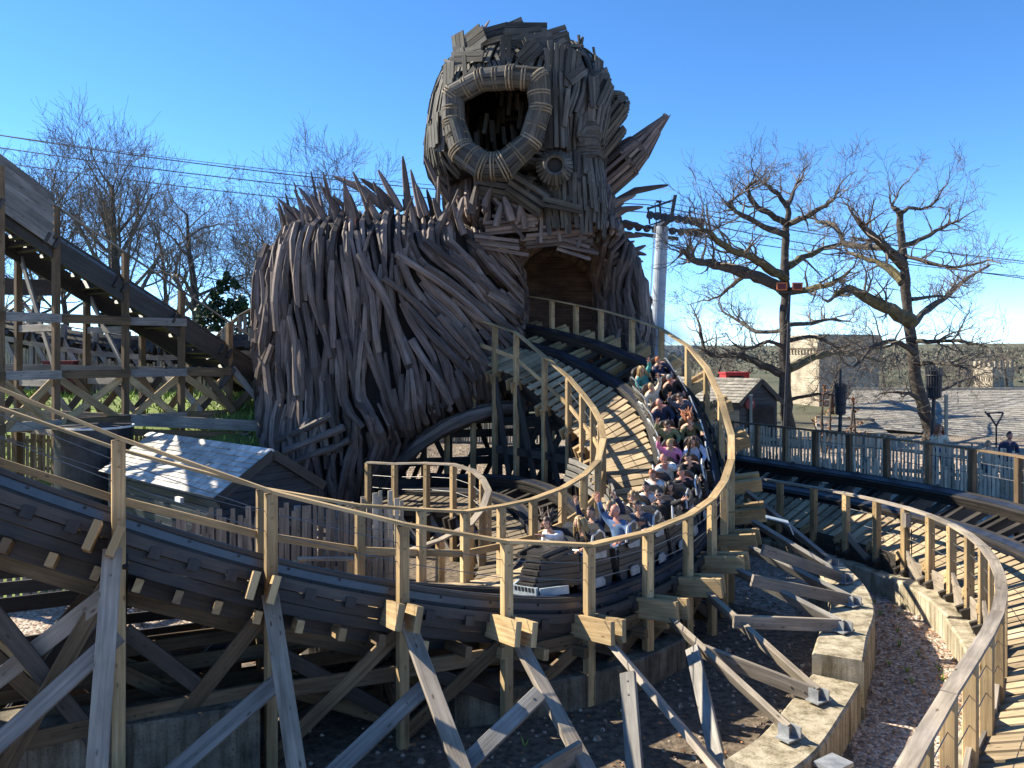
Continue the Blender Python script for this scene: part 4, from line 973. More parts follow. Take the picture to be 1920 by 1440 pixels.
mb = MB(23); c = P(1040, 312, 23.35)           # small round opening below the mouth
for k in range(26):
    a = 6.28318 * k / 26; o = V(math.cos(a), 0, math.sin(a)); mb.beam(c + o * .27 + V(0, -.2, 0), c + o * .52 + V(0, .12, 0), .085, .05, up=o.cross(V(0, 1, 0)).cross(o))
mb.tube([c + V(math.cos(a * .3927) * .27, -.14, math.sin(a * .3927) * .27) for a in range(17)], .05, 6)
mb.lathe(c + V(0, -.02, 0), [(.3, 0), (.28, .5)], 18, m=1, axis=(0, 1, 0))
obj('round_opening', mb, [M['slat'], M['hollow']], head)
mb = MB(24); hp = [P(1128, 338, 26.6), P(1172, 300, 26.5), P(1196, 278, 26.45), P(1226, 244, 26.4), P(1248, 220, 26.35)]   # horn
bundle(mb, hp, [.58, .56, .42, .2, .05], 21, w=.055, h=.035, jit=.1, core=False); bundle(mb, hp[:4], [.3, .3, .22, .1], 9, w=.06, core=False)
for i in (1, 2, 3): lash(mb, hp[i], (hp[i] - hp[i - 1]).normalized(), [.58, .56, .42, .2][i] * 1.06, 2)
for k in range(6):
    p = hp[3] + V(RF.uniform(-.1, .1), 0, RF.uniform(-.1, .1)); mb.beam(p, P(1248 + RF.uniform(-5, 12), 218 + RF.uniform(-10, 12), 26.35), .08, .05, w2=.03, h2=.02)
obj('horn', mb, M['stake'], fig)
def spike(b, t, db, dt=None, r=.13, curve=0, seed=0, parent=fig):
    p = P(*b, db); q = P(*t, dt or db); mid = (p + q) / 2 + V(0, 0, curve); mb = MB(seed)
    pts = [p.lerp(mid, u * 2) if u < .5 else mid.lerp(q, u * 2 - 1) for u in (0, .25, .5, .75, .9, 1)]
    pts[1] = (pts[1] + pts[0].lerp(mid, .6)) / 2; pts[3] = (pts[3] + mid.lerp(q, .45)) / 2
    mb.tube(pts, [r, r * 1.05, r * .95, r * .72, r * .5, r * .22], 5); return obj('spike', mb, M['stake'], parent)
SP = [((735, 402), (626, 331), 25.5, .14, .2), ((738, 388), (676, 335), 25.6, .13, .1), ((752, 396), (709, 319), 25.4, .12, 0), ((767, 402), (755, 293), 25.2, .12, 0), ((848, 382), (795, 292), 25.0, .14, -.1), ((800, 405), (780, 345), 24.8, .12, 0),
      ((738, 454), (676, 350), 24.6, .13, -.1), ((690, 430), (624, 367), 25, .12, 0), ((676, 432), (655, 362), 25.2, .11, 0), ((640, 435), (622, 385), 24.6, .11, 0), ((617, 425), (582, 365), 25, .13, 0), ((590, 440), (549, 388), 25.1, .14, 0),
      ((572, 438), (532, 390), 25.6, .14, 0), ((605, 430), (573, 384), 25.3, .12, 0), ((570, 446), (536, 410), 25.4, .11, 0), ((660, 440), (636, 400), 24.6, .11, 0), ((700, 440), (684, 398), 24.5, .1, 0), ((720, 450), (700, 400), 24.5, .1, 0),
      ((883, 402), (894, 344), 24.2, .12, 0), ((908, 388), (922, 350), 24.2, .1, 0), ((858, 410), (868, 370), 24.2, .11, 0), ((830, 420), (812, 372), 24.3, .12, 0), ((960, 415), (945, 368), 24.1, .15, .05), ((930, 425), (940, 380), 24.1, .1, 0),
      ((870, 440), (850, 385), 24.2, .12, 0), ((818, 440), (842, 380), 24.2, .12, 0), ((780, 440), (770, 385), 24.4, .12, 0), ((985, 430), (978, 385), 24.2, .11, 0),
      ((1130, 394), (1253, 347), 26.5, .13, .22), ((1128, 402), (1170, 381), 26.7, .11, .03), ((1130, 425), (1178, 393), 26.5, .12, .08), ((1138, 440), (1197, 419), 26.5, .13, .12), ((1150, 446), (1186, 437), 27, .11, .05), ((1140, 452), (1184, 437), 26.8, .1, .03),
      ((1152, 492), (1211, 460), 27, .12, .05), ((1158, 500), (1203, 474), 27, .11, .05), ((1160, 512), (1204, 505), 27.2, .12, .06), ((1150, 470), (1190, 452), 27, .1, .03), ((1128, 430), (1150, 398), 26.8, .12, 0), ((1138, 482), (1170, 462), 27, .12, 0),
      ((1165, 535), (1196, 520), 27.2, .1, .03), ((1132, 414), (1160, 390), 27.2, .1, .02), ((1126, 418), (1206, 388), 26.2, .13, .16), ((1132, 432), (1214, 428), 26.3, .13, .2), ((1140, 455), (1208, 442), 26.5, .12, .12), ((1150, 480), (1212, 478), 26.6, .12, .14), ((1126, 408), (1192, 366), 26.3, .12, .15), ((1155, 505), (1206, 490), 26.7, .11, .1),
      ((612, 428), (560, 352), 25.2, .11, .1), ((655, 432), (604, 350), 25.1, .1, .1), ((700, 424), (662, 322), 25.2, .1, .12), ((728, 420), (700, 340), 25.0, .1, .1), ((790, 410), (770, 318), 24.9, .1, .05), ((584, 436), (520, 372), 25.6, .1, .1), ((820, 404), (822, 330), 24.8, .09, 0)]
for k, (b, t, d, r, cv) in enumerate(SP): spike(b, t, d, None, r, cv, k)
for k in range(52):                            # smaller stakes round the shoulder rim
    th = RF.uniform(-2.6, 2.6); p, n = BODY.pt(th, RF.uniform(420, 448), .98); mb = MB(k); q = p + V(n.x * .35, n.y * .35, RF.uniform(.6, 1.5)) + V(RF.uniform(-.5, .3), 0, 0)
    r = RF.uniform(.05, .11); mb.tube([p - V(0, 0, .7), p.lerp(q, .3), p.lerp(q, .7), q], [r, r, r * .8, r * .3], 5); obj('spike', mb, M['stake'], fig)
for k, (b, t) in enumerate([((878, 100), (918, 38)), ((872, 104), (905, 47)), ((866, 108), (896, 46)), ((890, 92), (912, 52)), ((850, 128), (869, 79)), ((856, 120), (866, 88)), ((918, 82), (956, 41)), ((926, 78), (964, 40)), ((934, 74), (971, 41)), ((944, 72), (979, 49)), ((1068, 88), (1084, 82)), ((1050, 76), (1058, 66))]):
    spike(b, t, 28.0, None, .085, 0, k)
# lamps fixed on the figure
for nm, lab, px, py, d, m in (('flood_lamp', 'small orange flood lamp among the spikes on the left shoulder', 660, 417, 24.35, 'orange'), ('warning_lamp', 'small red lamp between the stakes of the left leg', 580, 757, 24.3, 'red')):
    mb = MB(1); c = P(px, py, d); mb.box(c, .2, .16, .3 if m == 'red' else .22, .3); mb.box(c + V(0, -.09, 0), .16, .02, .16 if m != 'red' else .24, .3, m=1); mb.box(c + V(0, .1, -.1), .04, .2, .04, .3, m=2)
    tag(obj(nm, mb, [M[m], M['glass'] if m == 'orange' else M['red'], M['iron']], origin=c), lab, 'lamp')
# ---------------------------------------------------------------- trees
def rv(R): 
    while True:
        v = Vector((R.uniform(-1, 1), R.uniform(-1, 1), R.uniform(-1, 1)))
        if .05 < v.length < 1: return v.normalized()
TW = [.0065]
def grow(mb, p, d, L, r, dep, R, wig=.3, up=.12, kids=(3, 5), m=0, ang=(.5, 1.0), taper=.35):
    n = 5 if dep > 1 else 4; pts = [p.copy()]; rs = [r]; ds = [d.copy()]
    for i in range(n):
        d = (d + rv(R) * wig + Z * up).normalized(); p = p + d * (L / n); pts.append(p.copy()); rs.append(max(TW[0], r * lerp(1, taper, (i + 1) / n))); ds.append(d.copy())
    mb.tube(pts, rs, 6 if r > .1 else (4 if r > .03 else 3), caps=False, m=m)
    if dep <= 0: return
    for k in range(R.randint(*kids)):
        u = R.uniform(.3, 1.0) * n; i = min(n - 1, int(u)); q = pts[i].lerp(pts[i + 1], u - i); b = ds[i]
        o = rv(R); o = (o - b * o.dot(b)).normalized(); a = R.uniform(*ang); nd = (b * math.cos(a) + o * math.sin(a)).normalized()
        rr = lerp(rs[i], rs[i + 1], u - i) * R.uniform(.5, .72)
        grow(mb, q, nd, L * R.uniform(.5, .78), max(TW[0], rr), dep - 1, R, wig, up, kids, m if rr < .05 or dep > 9 else m, ang, taper)
def limb_tree(name, label, cat, trunk, limbs, d, r0, seed, dep=3, kids=(3, 5), group=None, tw=.9):
    R = random.Random(seed); tp = [P(px, py, d) for px, py in trunk]; base = V(tp[0].x, tp[0].y, hgt(tp[0].x, tp[0].y) - .2); tp.insert(0, base)
    root = thing(name, label, cat, base, group); mb = MB(seed); n = len(tp)
    rs = [r0 * lerp(1, .3, (i / (n - 1)) ** .9) for i in range(n)]; rs[0] *= 1.25
    dense = []; dr = []
    for i in range((n - 1) * 4 + 1):
        t = i / 4; dense.append(cr(tp, min(t, n - 1.0001)) + rv(R) * .05); k = min(int(t), n - 2); dr.append(lerp(rs[k], rs[k + 1], t - k) * R.uniform(.93, 1.07))
    mb.tube(dense, dr, 9)
    tr = obj('trunk', mb, [M['bark'], M['bark_moss']], root, smooth=True)
    mb = MB(seed + 1)
    for pts, r, moss in limbs:
        pp = []; dz = R.uniform(-1, 1) * .055
        for i, (px, py) in enumerate(pts):
            L_ = (Vector((px, py)) - Vector(pts[0])).length; pp.append(P(px, py, d + dz * L_))
        m_ = len(pp); dn = []; rr = []
        for i in range((m_ - 1) * 3 + 1):
            t = min(i / 3, m_ - 1.001); dn.append(cr(pp, t) + rv(R) * .05); rr.append(max(.025, r * 1.22 * lerp(1, .33, t / (m_ - 1)) * R.uniform(.88, 1.14)))
        mb.tube(dn, rr, 6, m=1 if moss else 0)
        ln = sum((b - a).length for a, b in zip(dn, dn[1:]))
        nk = int(5 + ln * 2.1)
        for k in range(nk):
            u = R.uniform(.18, 1) ** .8 * (len(dn) - 1.01); i = int(u); q = dn[i].lerp(dn[i + 1], u - i); b = (dn[i + 1] - dn[i]).normalized()
            o = rv(R); o = (o - b * o.dot(b)).normalized(); a = R.uniform(.5, 1.15); nd = (b * math.cos(a) + o * math.sin(a) + Z * .2).normalized()
            grow(mb, q, nd, R.uniform(.9, 2.1) * tw, max(.018, min(.065, rr[i] * .45)), dep - 1, R, .42, .08, (2, 4), 2, (.5, 1.1), .2)
        grow(mb, dn[-1], (dn[-1] - dn[-2]).normalized(), 1.7 * tw, rr[-1], dep, R, .4, .08, (3, 4), 2, (.5, 1.0), .25)
    obj('crown', mb, [M['bark'], M['bark_moss'], M['twig']], root); return root
OA = [([(1470, 545), (1430, 522), (1400, 512), (1365, 500), (1330, 494), (1300, 486), (1282, 472)], .24, 0), ([(1400, 512), (1372, 534), (1352, 552), (1330, 562)], .1, 0), ([(1472, 522), (1440, 502), (1410, 482), (1370, 470), (1335, 442), (1312, 425)], .19, 1),
      ([(1475, 440), (1432, 426), (1392, 402), (1368, 386), (1378, 370)], .13, 0), ([(1476, 420), (1442, 400), (1412, 380), (1402, 350), (1420, 338)], .14, 0), ([(1470, 702), (1428, 684), (1390, 668), (1330, 665), (1312, 622)], .2, 0),
      ([(1478, 420), (1510, 406), (1545, 386), (1568, 368)], .13, 0), ([(1475, 502), (1500, 486), (1530, 472), (1562, 460), (1602, 455)], .16, 1), ([(1478, 545), (1520, 541), (1560, 531), (1582, 520)], .16, 1), ([(1478, 692), (1530, 668), (1580, 660), (1648, 678)], .2, 1),
      ([(1478, 610), (1520, 606), (1562, 598), (1592, 604)], .1, 0), ([(1470, 620), (1420, 622), (1380, 600), (1352, 580)], .1, 0), ([(1476, 392), (1460, 366), (1442, 350), (1428, 342)], .1, 0), ([(1476, 388), (1490, 352), (1502, 336)], .1, 0), ([(1474, 655), (1438, 640), (1400, 655), (1372, 640)], .09, 0),
      ([(1480, 640), (1530, 632), (1570, 650), (1610, 640)], .09, 0), ([(1470, 745), (1440, 735), (1400, 745)], .09, 0), ([(1480, 750), (1530, 738), (1570, 742)], .09, 0)]
limb_tree('bare_oak', 'bare oak with level spreading limbs, standing in front of the stone tower', 'tree', [(1478, 800), (1472, 740), (1470, 640), (1472, 560), (1470, 500), (1474, 440), (1478, 400), (1475, 378)], OA, 38, .36, 5)
OB = [([(1706, 602), (1672, 582), (1632, 562), (1592, 542), (1562, 556)], .27, 1), ([(1692, 532), (1668, 502), (1642, 491), (1606, 480)], .2, 1), ([(1692, 497), (1652, 457), (1610, 416)], .22, 0), ([(1662, 466), (1602, 462), (1582, 452), (1566, 422), (1536, 416), (1526, 405)], .15, 0),
      ([(1688, 402), (1702, 391), (1736, 391), (1762, 370)], .1, 0), ([(1693, 462), (1740, 442), (1780, 420), (1800, 414)], .11, 0), ([(1707, 612), (1742, 577), (1782, 552), (1812, 522), (1852, 500)], .15, 0), ([(1706, 562), (1746, 556), (1792, 560)], .09, 0), ([(1714, 642), (1752, 640), (1802, 640), (1852, 650)], .11, 0),
      ([(1722, 682), (1772, 680), (1812, 692)], .09, 0), ([(1692, 480), (1716, 486), (1792, 500), (1842, 490)], .1, 0), ([(1680, 392), (1672, 388), (1684, 368)], .1, 0), ([(1716, 660), (1672, 640), (1632, 652), (1602, 690)], .12, 0), ([(1736, 745), (1790, 720), (1840, 700)], .08, 0), ([(1733, 752), (1690, 735), (1650, 740)], .08, 0)]
limb_tree('bare_oak', 'bare leaning oak with sawn-off limb stubs, growing behind the iron basket torch on the right', 'tree', [(1745, 805), (1735, 770), (1716, 702), (1707, 622), (1700, 560), (1693, 490), (1690, 430), (1687, 400), (1681, 390)], OB, 37, .37, 8)
def wild_tree(label, px, base_py, top_py, d, seed, spread=.5, r0=.35, dep=5, wig=.22, up=.1, stems=1, kids=(4, 5), group='bare trees behind the lift hill', fork=.3):
    R = random.Random(seed); x = (px - 960) / F * d; g = hgt(x, d); base = V(x, d, g - .2); H = zpx(top_py, d) - g
    root = thing('bare_tree', label, 'tree', base, group); mb = MB(seed); mc = MB(seed + 1)
    tp = [base]; p = base.copy(); dv = Z.copy(); n = 9; dirs = [Z]
    for i in range(n):
        dv = (dv + rv(R) * .1 + Z * .08).normalized(); p = p + dv * (H * .82 / n); tp.append(p.copy()); dirs.append(dv.copy())
    rs = [r0 * lerp(1, .16, i / n) for i in range(n + 1)]; mb.tube(tp, rs, 8); obj('trunk', mb, M['bark'], root, smooth=True)
    TW[0] = .00017 * d
    for k in range(int(17 * H / 12)):
        u = R.uniform(fork, 1) * n * .999; i = int(u); q = tp[i].lerp(tp[i + 1], u - i); o = rv(R); o.z = 0; o.normalize(); a = R.uniform(.35, .35 + spread * 1.5)
        nd = (Z * math.cos(a) + o * math.sin(a)).normalized(); f = 1 - (i / n - fork) / (1.15 - fork)
        grow(mc, q, nd, H * lerp(.16, .36, f) * R.uniform(.8, 1.15), rs[i] * R.uniform(.35, .6), dep - 2, R, wig, up, kids, 0, (.4, .95))
    TW[0] = .0065; obj('crown', mc, M['twig'], root); return root
for a in (('tall bare tree with a broad fan-shaped crown, highest of the trees on the left', 225, 560, 262, 46, 21, .45, .42, 5, .2, .1), ('bare tree at the far left edge, rising above the boarded parapet', 55, 560, 280, 52, 22, .5, .36, 5, .26, .08),
          ('gnarled bare tree with twisting dark limbs above the dark green holly', 385, 560, 325, 42, 23, .9, .36, 5, .42, .02), ('slender bare tree with upswept twigs, just left of the figure shoulder spikes', 585, 560, 305, 54, 24, .4, .28, 5, .25, .1),
          ('small bare tree between the tall fan-shaped tree and the gnarled one', 318, 560, 345, 56, 25, .5, .25, 5, .3, .06), ('low bare tree close beside the left flank of the figure', 462, 560, 415, 50, 26, .6, .25, 5, .3, .05), ('bare tree leaning beside the parapet end, left of the tall fan-shaped tree', 130, 560, 335, 58, 27, .5, .28, 5, .25, .08),
          ('low bare tree far left behind the trestle posts', -20, 560, 380, 44, 28, .6, .26, 5, .3, .06), ('pale bare tree half hidden behind the shoulder spikes', 520, 560, 380, 60, 29, .5, .25, 5, .3, .07)): wild_tree(*a)
for k, (px, top, d, lab) in enumerate([(1290, 610, 50, 'bare thicket tree behind the top handrail beside the steam'), (1335, 640, 46, 'low bare tree behind the slate-roofed kiosk'), (1560, 655, 54, 'low bare tree in front of the shaded tower face'), (1660, 660, 56, 'low bare tree between the tower and the leaning oak'), (1800, 650, 60, 'low bare tree right of the leaning oak before the small castle turret'), (1890, 640, 70, 'low bare tree at the far right skyline'), (1610, 640, 75, 'faint bare tree behind the tower roofline')]):
    wild_tree(lab, px, 800, top, d, 40 + k, .8, .2, 5, .34, .04, group='low bare trees on the right', fork=.12)
def bush(name, label, cat, c, rx, ry, rz, n, s, m, seed, group=None, cone=False, kind=None):
    R = random.Random(seed); g = hgt(c[0], c[1]); base = V(c[0], c[1], g); root = thing(name, label, cat, base, group); mb = MB(seed); blobs = []
    for k in range(44):
        h = R.uniform(.05, 1); f = (1 - h * .9) if cone else math.sin(math.pi * min(1, h * .8 + .2)); blobs.append((base + V(R.uniform(-1, 1) * rx * f * .75, R.uniform(-1, 1) * ry * f * .75, h * rz), R.uniform(.16, .4) * min(rx, ry) * max(.35, f)))
    for k in range(n):
        b, r = R.choice(blobs); v = rv(R); p = b + v * r * R.uniform(.6, 1.15)
        if p.z < g: continue
        a = rv(R); e = a.cross(v).normalized() * s * R.uniform(.6, 1.3); f_ = e.cross(a).normalized() * s * R.uniform(.8, 1.6)
        mb.face([p - e * .5, p + f_ * .5, p + e * .5, p - f_ * .5])
    st = MB(seed + 1)
    for k in range(5): q = R.choice(blobs)[0]; st.tube([base - Z * .2, (base + q) / 2 + rv(R) * .15, q], [.07, .05, .03], 5)
    obj('stem', st, M['bark'], root); obj('foliage', mb, m, root); return root
def gx(px, d): return (px - 960) / F * d
bush('holly_bush', 'dense dark green holly below the gnarled bare tree', 'bush', (gx(425, 39), 39), 1.7, 1.3, 5.6, 9500, .13, M['leaf'], 3)
bush('laurel_bush', 'glossy green laurel behind the lift hill track', 'bush', (gx(205, 36), 36), 1.5, 1.1, 3.6, 3200, .16, M['leaf'], 4)
bush('laurel_bush', 'dark laurel at the far left behind the trestle posts', 'bush', (gx(15, 36), 36), 1.3, 1.1, 3.2, 2500, .16, M['leaf'], 6)
bush('conifer', 'dark narrow conifer behind the cable car pylon foot', 'tree', (gx(1203, 58), 58), 1.0, 1.0, 9.6, 3500, .22, M['leaf'], 5, cone=True)
for k, (px, w, d) in enumerate([(40, 1.8, 37), (120, 1.9, 38), (280, 2.0, 38), (345, 1.7, 37), (480, 1.5, 38)]):
    bush('hedge_shrub', ['yellowish shrub left of the boarded parapet posts', 'yellowish shrub below the boarded parapet end', 'olive shrub right of the laurel', 'olive shrub left of the holly', 'pale shrub against the left flank of the figure'][k], 'shrub', (gx(px, d), d), w, .9, 2.5, 3000, .12, M['hedge'], 30 + k, 'shrubs behind the level track')
bush('beech_shrub', 'rusty dry-leaved beech shrub behind the right-hand picket fence', 'shrub', (gx(1600, 29), 29), .55, .4, 2.5, 260, .07, M['autumn'], 50)
bush('beech_shrub', 'rusty dry-leaved shrub at the foot of the stone tower', 'shrub', (gx(1545, 33), 33), .6, .4, 2.8, 220, .07, M['autumn'], 51)
mb = MB(60); R = mb.R                          # distant woods on the skyline
for k in range(52000):
    a = R.uniform(-1.0, 1.05); d = R.uniform(110, 260); x = math.sin(a) * d; y = math.cos(a) * d; h = (3.6 + 2.2 * noise.noise(V(a * 14, d * .02, 0)) + 1.5 * noise.noise(V(a * 45, 3, 0))) * R.uniform(.1, 1) ** .6
    p = V(x, y, hgt(x, y) + max(.1, h)); e = rv(R) * R.uniform(.12, .4); f_ = rv(R) * R.uniform(.2, .6); mb.face([p - e, p + f_, p + e])
tag(obj('distant_wood', mb, M['wood_far']), 'hazy brown wood along the skyline behind the buildings', 'wood', kind='stuff')

# ---------------------------------------------------------------- fences
def picket_fence(label, tops, h, seed, m='picket', post_m='grey', gap=.115, w=(.07, .105), hv=.16, posts=None, lean=.02, zf=None, rail_m=None):
    R = random.Random(seed); tp = [Vector(t) for t in tops]; root = thing('picket_fence', label, 'fence', (tp[0].x, tp[0].y, 0)); mb = MB(seed); rl = MB(seed + 1); pc = 0
    for a, b in zip(tp, tp[1:]):
        L = (b - a).length; e = (b - a).normalized(); n = V(e.y, -e.x, 0).normalized(); k = 0.
        while k < L:
            p = a + e * k; zt = p.z + R.uniform(-hv, hv); zb = max((zf(p) if zf else hgt(p.x, p.y)) + .03, p.z - h - .3); ww = R.uniform(*w); ln = V(e.x, e.y, 0) * R.gauss(0, lean)
            mb.beam(V(p.x, p.y, zb), V(p.x, p.y, zt) + ln, ww, .022, up=n); k += gap * R.uniform(.85, 1.2)
        for f in (.2, .75): rl.beam(a - n * -.05 - Z * h * f - n * .1 + n * .0, b - n * .05 - Z * h * f, .05, .1, up=Z)
        ps = posts or 2.2; q = 0
        while q < L - .2:
            p = a + e * q - n * .1; pb = MB(seed + 9 + pc); g = (zf(p) if zf else hgt(p.x, p.y)); pb.beam(V(p.x, p.y, g - .2), V(p.x, p.y, p.z + .02), .11, .11, up=n, ch=.008); obj('fence_post', pb, M[post_m], root); q += ps; pc += 1
    obj('rail', rl, M[rail_m or m], root); obj('pickets', mb, M[m], root); return root
picket_fence('long pale picket fence behind the right-hand track, running past the torches to the right edge', [P(1300, 792, 27.5), P(1390, 799, 26.6), P(1480, 804, 25.9), P(1640, 816, 25), P(1780, 830, 24), P(1930, 850, 22.6), P(2050, 872, 21.5)], 1.9, 1, hv=.075, gap=.1, w=(.05, .075))
picket_fence('lower pale picket fence close in front of the long fence on the right', [P(1385, 846, 26.2), P(1480, 852, 25.4), P(1640, 863, 24.5), P(1780, 874, 23.5), P(1930, 892, 22.2)], 1.2, 2, hv=.09, gap=.1, w=(.055, .08))
picket_fence('ragged brown picket fence between the shed and the front track posts', [P(255, 985, 15.3), P(400, 964, 15.2), P(500, 957, 15.0), P(560, 952, 15.2), P(640, 948, 15.6), P(698, 942, 16)], 1.5, 3, 'picket_brown', hv=.13, posts=1.5)
picket_fence('short taller run of picket fence ending beside the low track', [P(660, 945, 16.05), P(715, 934, 16.3), P(757, 938, 16.6)], 1.8, 4, 'picket', hv=.2, posts=1.2)
picket_fence('weathered picket fence on the grass bank at the far left', [P(-80, 652, 31.5), P(100, 650, 31.5), P(250, 655, 31.8)], 1.7, 5, hv=.12)
picket_fence('brown picket fence behind the lift hill posts, ending at the figure', [P(150, 676, 29.5), P(330, 684, 29.6), P(505, 690, 29.8)], 1.6, 6, 'picket_brown', hv=.12)
picket_fence('dark picket fence at the foot of the bank behind the black tank', [P(-90, 806, 23), P(120, 808, 24), P(300, 812, 25.2), P(400, 816, 25.2), P(520, 822, 25)], 1.5, 8, 'picket_brown')
picket_fence('bright far picket fence seen through the arch beside the figure leg', [P(690, 762, 37), P(860, 770, 36.5), P(1010, 776, 36)], 1.9, 9)
picket_fence('weathered picket fence under the track at the lower left, before green grass', [V(-13, 16.4, 1.5), V(-10, 16.6, 1.45), V(-7.6, 16.9, 1.4)], 1.4, 10, 'picket_brown', gap=.15)
mb = MB(70)                                    # sunny grass seen under the track at lower left
for i in range(12):
    for j in range(5):
        x = -15 + i * .75; y = 16.9 + j * .55; q = [V(x, y, hgt(x, y) + .03 + .07 * j), V(x + .75, y, hgt(x + .75, y) + .03 + .07 * j), V(x + .75, y + .55, hgt(x + .75, y + .55) + .1 + .07 * j), V(x, y + .55, hgt(x, y + .55) + .1 + .07 * j)]; mb.face(q)
tag(obj('grass_verge', mb, M['grass']), kind='structure')

# ---------------------------------------------------------------- shed, tank, container
def slated(mb, a, b, c, d, rows, w, R, th=.02):   # a-b eave, d-c ridge; overlapping slates
    for r in range(rows):
        v0 = r / rows; v1 = (r + 1.25) / rows; p0 = a.lerp(d, v0); p1 = b.lerp(c, v0); q0 = a.lerp(d, min(1, v1)); q1 = b.lerp(c, min(1, v1)); n = (p1 - p0).cross(q0 - p0).normalized(); n = -n if n.z < 0 else n
        L = (p1 - p0).length; k = -w * R.uniform(0, .9) 
        while k < L:
            ww = w * R.uniform(.75, 1.2); u0 = max(0, k) / L; u1 = min(L, k + ww - .008) / L; k += ww
            if u1 - u0 < .003: continue
            j = R.uniform(0, .012); s_ = R.uniform(-.012, .03)
            x0 = p0.lerp(p1, u0) + n * (th + .012 + j) - (q0 - p0) * s_; x1 = p0.lerp(p1, u1) + n * (th + .012 + j) - (q1 - p1) * s_; y1 = q0.lerp(q1, u1) + n * j * .3; y0 = q0.lerp(q1, u0) + n * j * .3
            mb.loft([[x0 - n * th, x1 - n * th, y1 - n * th, y0 - n * th], [x0, x1, y1, y0]])
def shed(name, label, cat, A, ridge, across, half, length, ze, zr, over, wall_m, roof_m, rows, sw, group=None, gz=None):
    """A: foot of the gable centre; ridge: unit vector away from the gable; across: unit vector to the right eave"""
    A = Vector(A); root = thing(name, label, cat, A, group); r = Vector(ridge); x = Vector(across); R = random.Random(4)
    g = gz if gz is not None else hgt(A.x, A.y); B = A + r * length
    mb = MB(2)
    def pt(o, s_, z): return V(o.x + x.x * half * s_, o.y + x.y * half * s_, z)
    mb.loft([[pt(A, -1, g - .2), pt(A, 1, g - .2), pt(A, 1, ze), pt(A, 0, zr - .06), pt(A, -1, ze)], [pt(B, -1, g - .2), pt(B, 1, g - .2), pt(B, 1, ze), pt(B, 0, zr - .06), pt(B, -1, ze)]])
    z = g + .1                                 # overlapping boards
    while z < zr - .12:
        s_ = 1 if z < ze else 1 - (z - ze) / (zr - ze)
        mb.beam(pt(A, -s_, z) - r * .012, pt(A, s_, z) - r * .012, .03, .155, up=Z + r * -.12)
        if z < ze - .05:
            for sg in (-1, 1): mb.beam(pt(A, sg, z) + x * sg * .012, pt(B, sg, z) + x * sg * .012, .03, .155, up=Z + x * sg * .12)
        z += .16
    obj('wall', mb, wall_m, root)
    mb = MB(3); dz = (zr - ze) / half; oe = .2
    A2 = A - r * over; B2 = B + r * over
    for sg in (-1, 1):
        e0 = V(A2.x, A2.y, 0) + x * sg * (half + oe) + Z * (ze - oe * dz + .06); e1 = V(B2.x, B2.y, 0) + x * sg * (half + oe) + Z * (ze - oe * dz + .06); t0 = V(A2.x, A2.y, zr + .06); t1 = V(B2.x, B2.y, zr + .06)
        slated(mb, e0, e1, t1, t0, rows, sw, R)
    k = 0.
    while k < length + 2 * over:               # ridge tiles
        p = V(A2.x, A2.y, zr + .1) + r * k; q = p + r * .42; mb.loft([[p + x * .14 - Z * .09, p + Z * .01, p - x * .14 - Z * .09, p - Z * .04], [q + x * .14 - Z * .09, q + Z * .01, q - x * .14 - Z * .09, q - Z * .04]]); k += .43
    obj('roof', mb, roof_m, root)
    mb = MB(4)
    for sg in (-1, 1): mb.beam(V(A2.x, A2.y, zr + .0) - r * .03, V(A2.x, A2.y, 0) + x * sg * (half + oe) + Z * (ze - oe * dz) - r * .03, .03, .2)
    obj('barge_board', mb, M['dark'], root); return root
rr = V(-.75, .66, 0).normalized(); xx = V(rr.y, -rr.x, 0)
sh = shed('slate_roofed_shed', 'blue-black boarded shed with a pale glinting slate roof, beside the figure leg', 'shed', (-5.35, 17.75, 0), rr, xx, 1.15, 5.6, 2.28, 3.02, .12, M['shedwall'], M['slate'], 10, .36)
mb = MB(1); c = V(-6.5, 16.95, 2.02) + rr * .9 - xx * .03; mb.beam(c, c + rr * .25, .08, .12); obj('wall_lamp', mb, M['white'], sh)
mb = MB(2); c = V(gx(177, 22), 22, 0); g = hgt(c.x, c.y); zt = zpx(800, 22)
mb.lathe(c, [(.0, g), (.97, g), (.97, zt - .5), (.985, zt - .5), (.985, zt - .45), (.97, zt - .45), (.97, zt - .06), (.99, zt - .06), (.99, zt), (.93, zt), (.9, zt + .05), (.0, zt + .1)], 40)
tk_ = thing('water_tank', 'round black tank with a pale rim behind the slate-roofed shed', 'tank', (c.x, c.y, g)); obj('tank_body', mb, M['iron'], tk_, smooth=False)
mb = MB(3); mb.tube([c + V(math.cos(a * .1963), math.sin(a * .1963), 0) * .985 + Z * (zt + .01) for a in range(33)], .03, 6); obj('rim', mb, M['white'], tk_)
mb = MB(4); c = P(120, 695, 29.5); g = hgt(c.x, c.y); c.z = g + .62; mb.box(c, 1.0, 1.3, 1.2, .2)
for k in range(9): mb.box(c + V(-.46 + k * .115, -.66 - .01 + (-.46 + k * .115) * .2, 0), .05, .05, 1.1, .2)
mb.box(c + Z * .63, 1.08, 1.38, .06, .2); tag(obj('metal_cabinet', mb, M['darkred'], origin=V(c.x, c.y, g)), 'dark red metal cabinet on the grass among the trestle posts', 'cabinet')

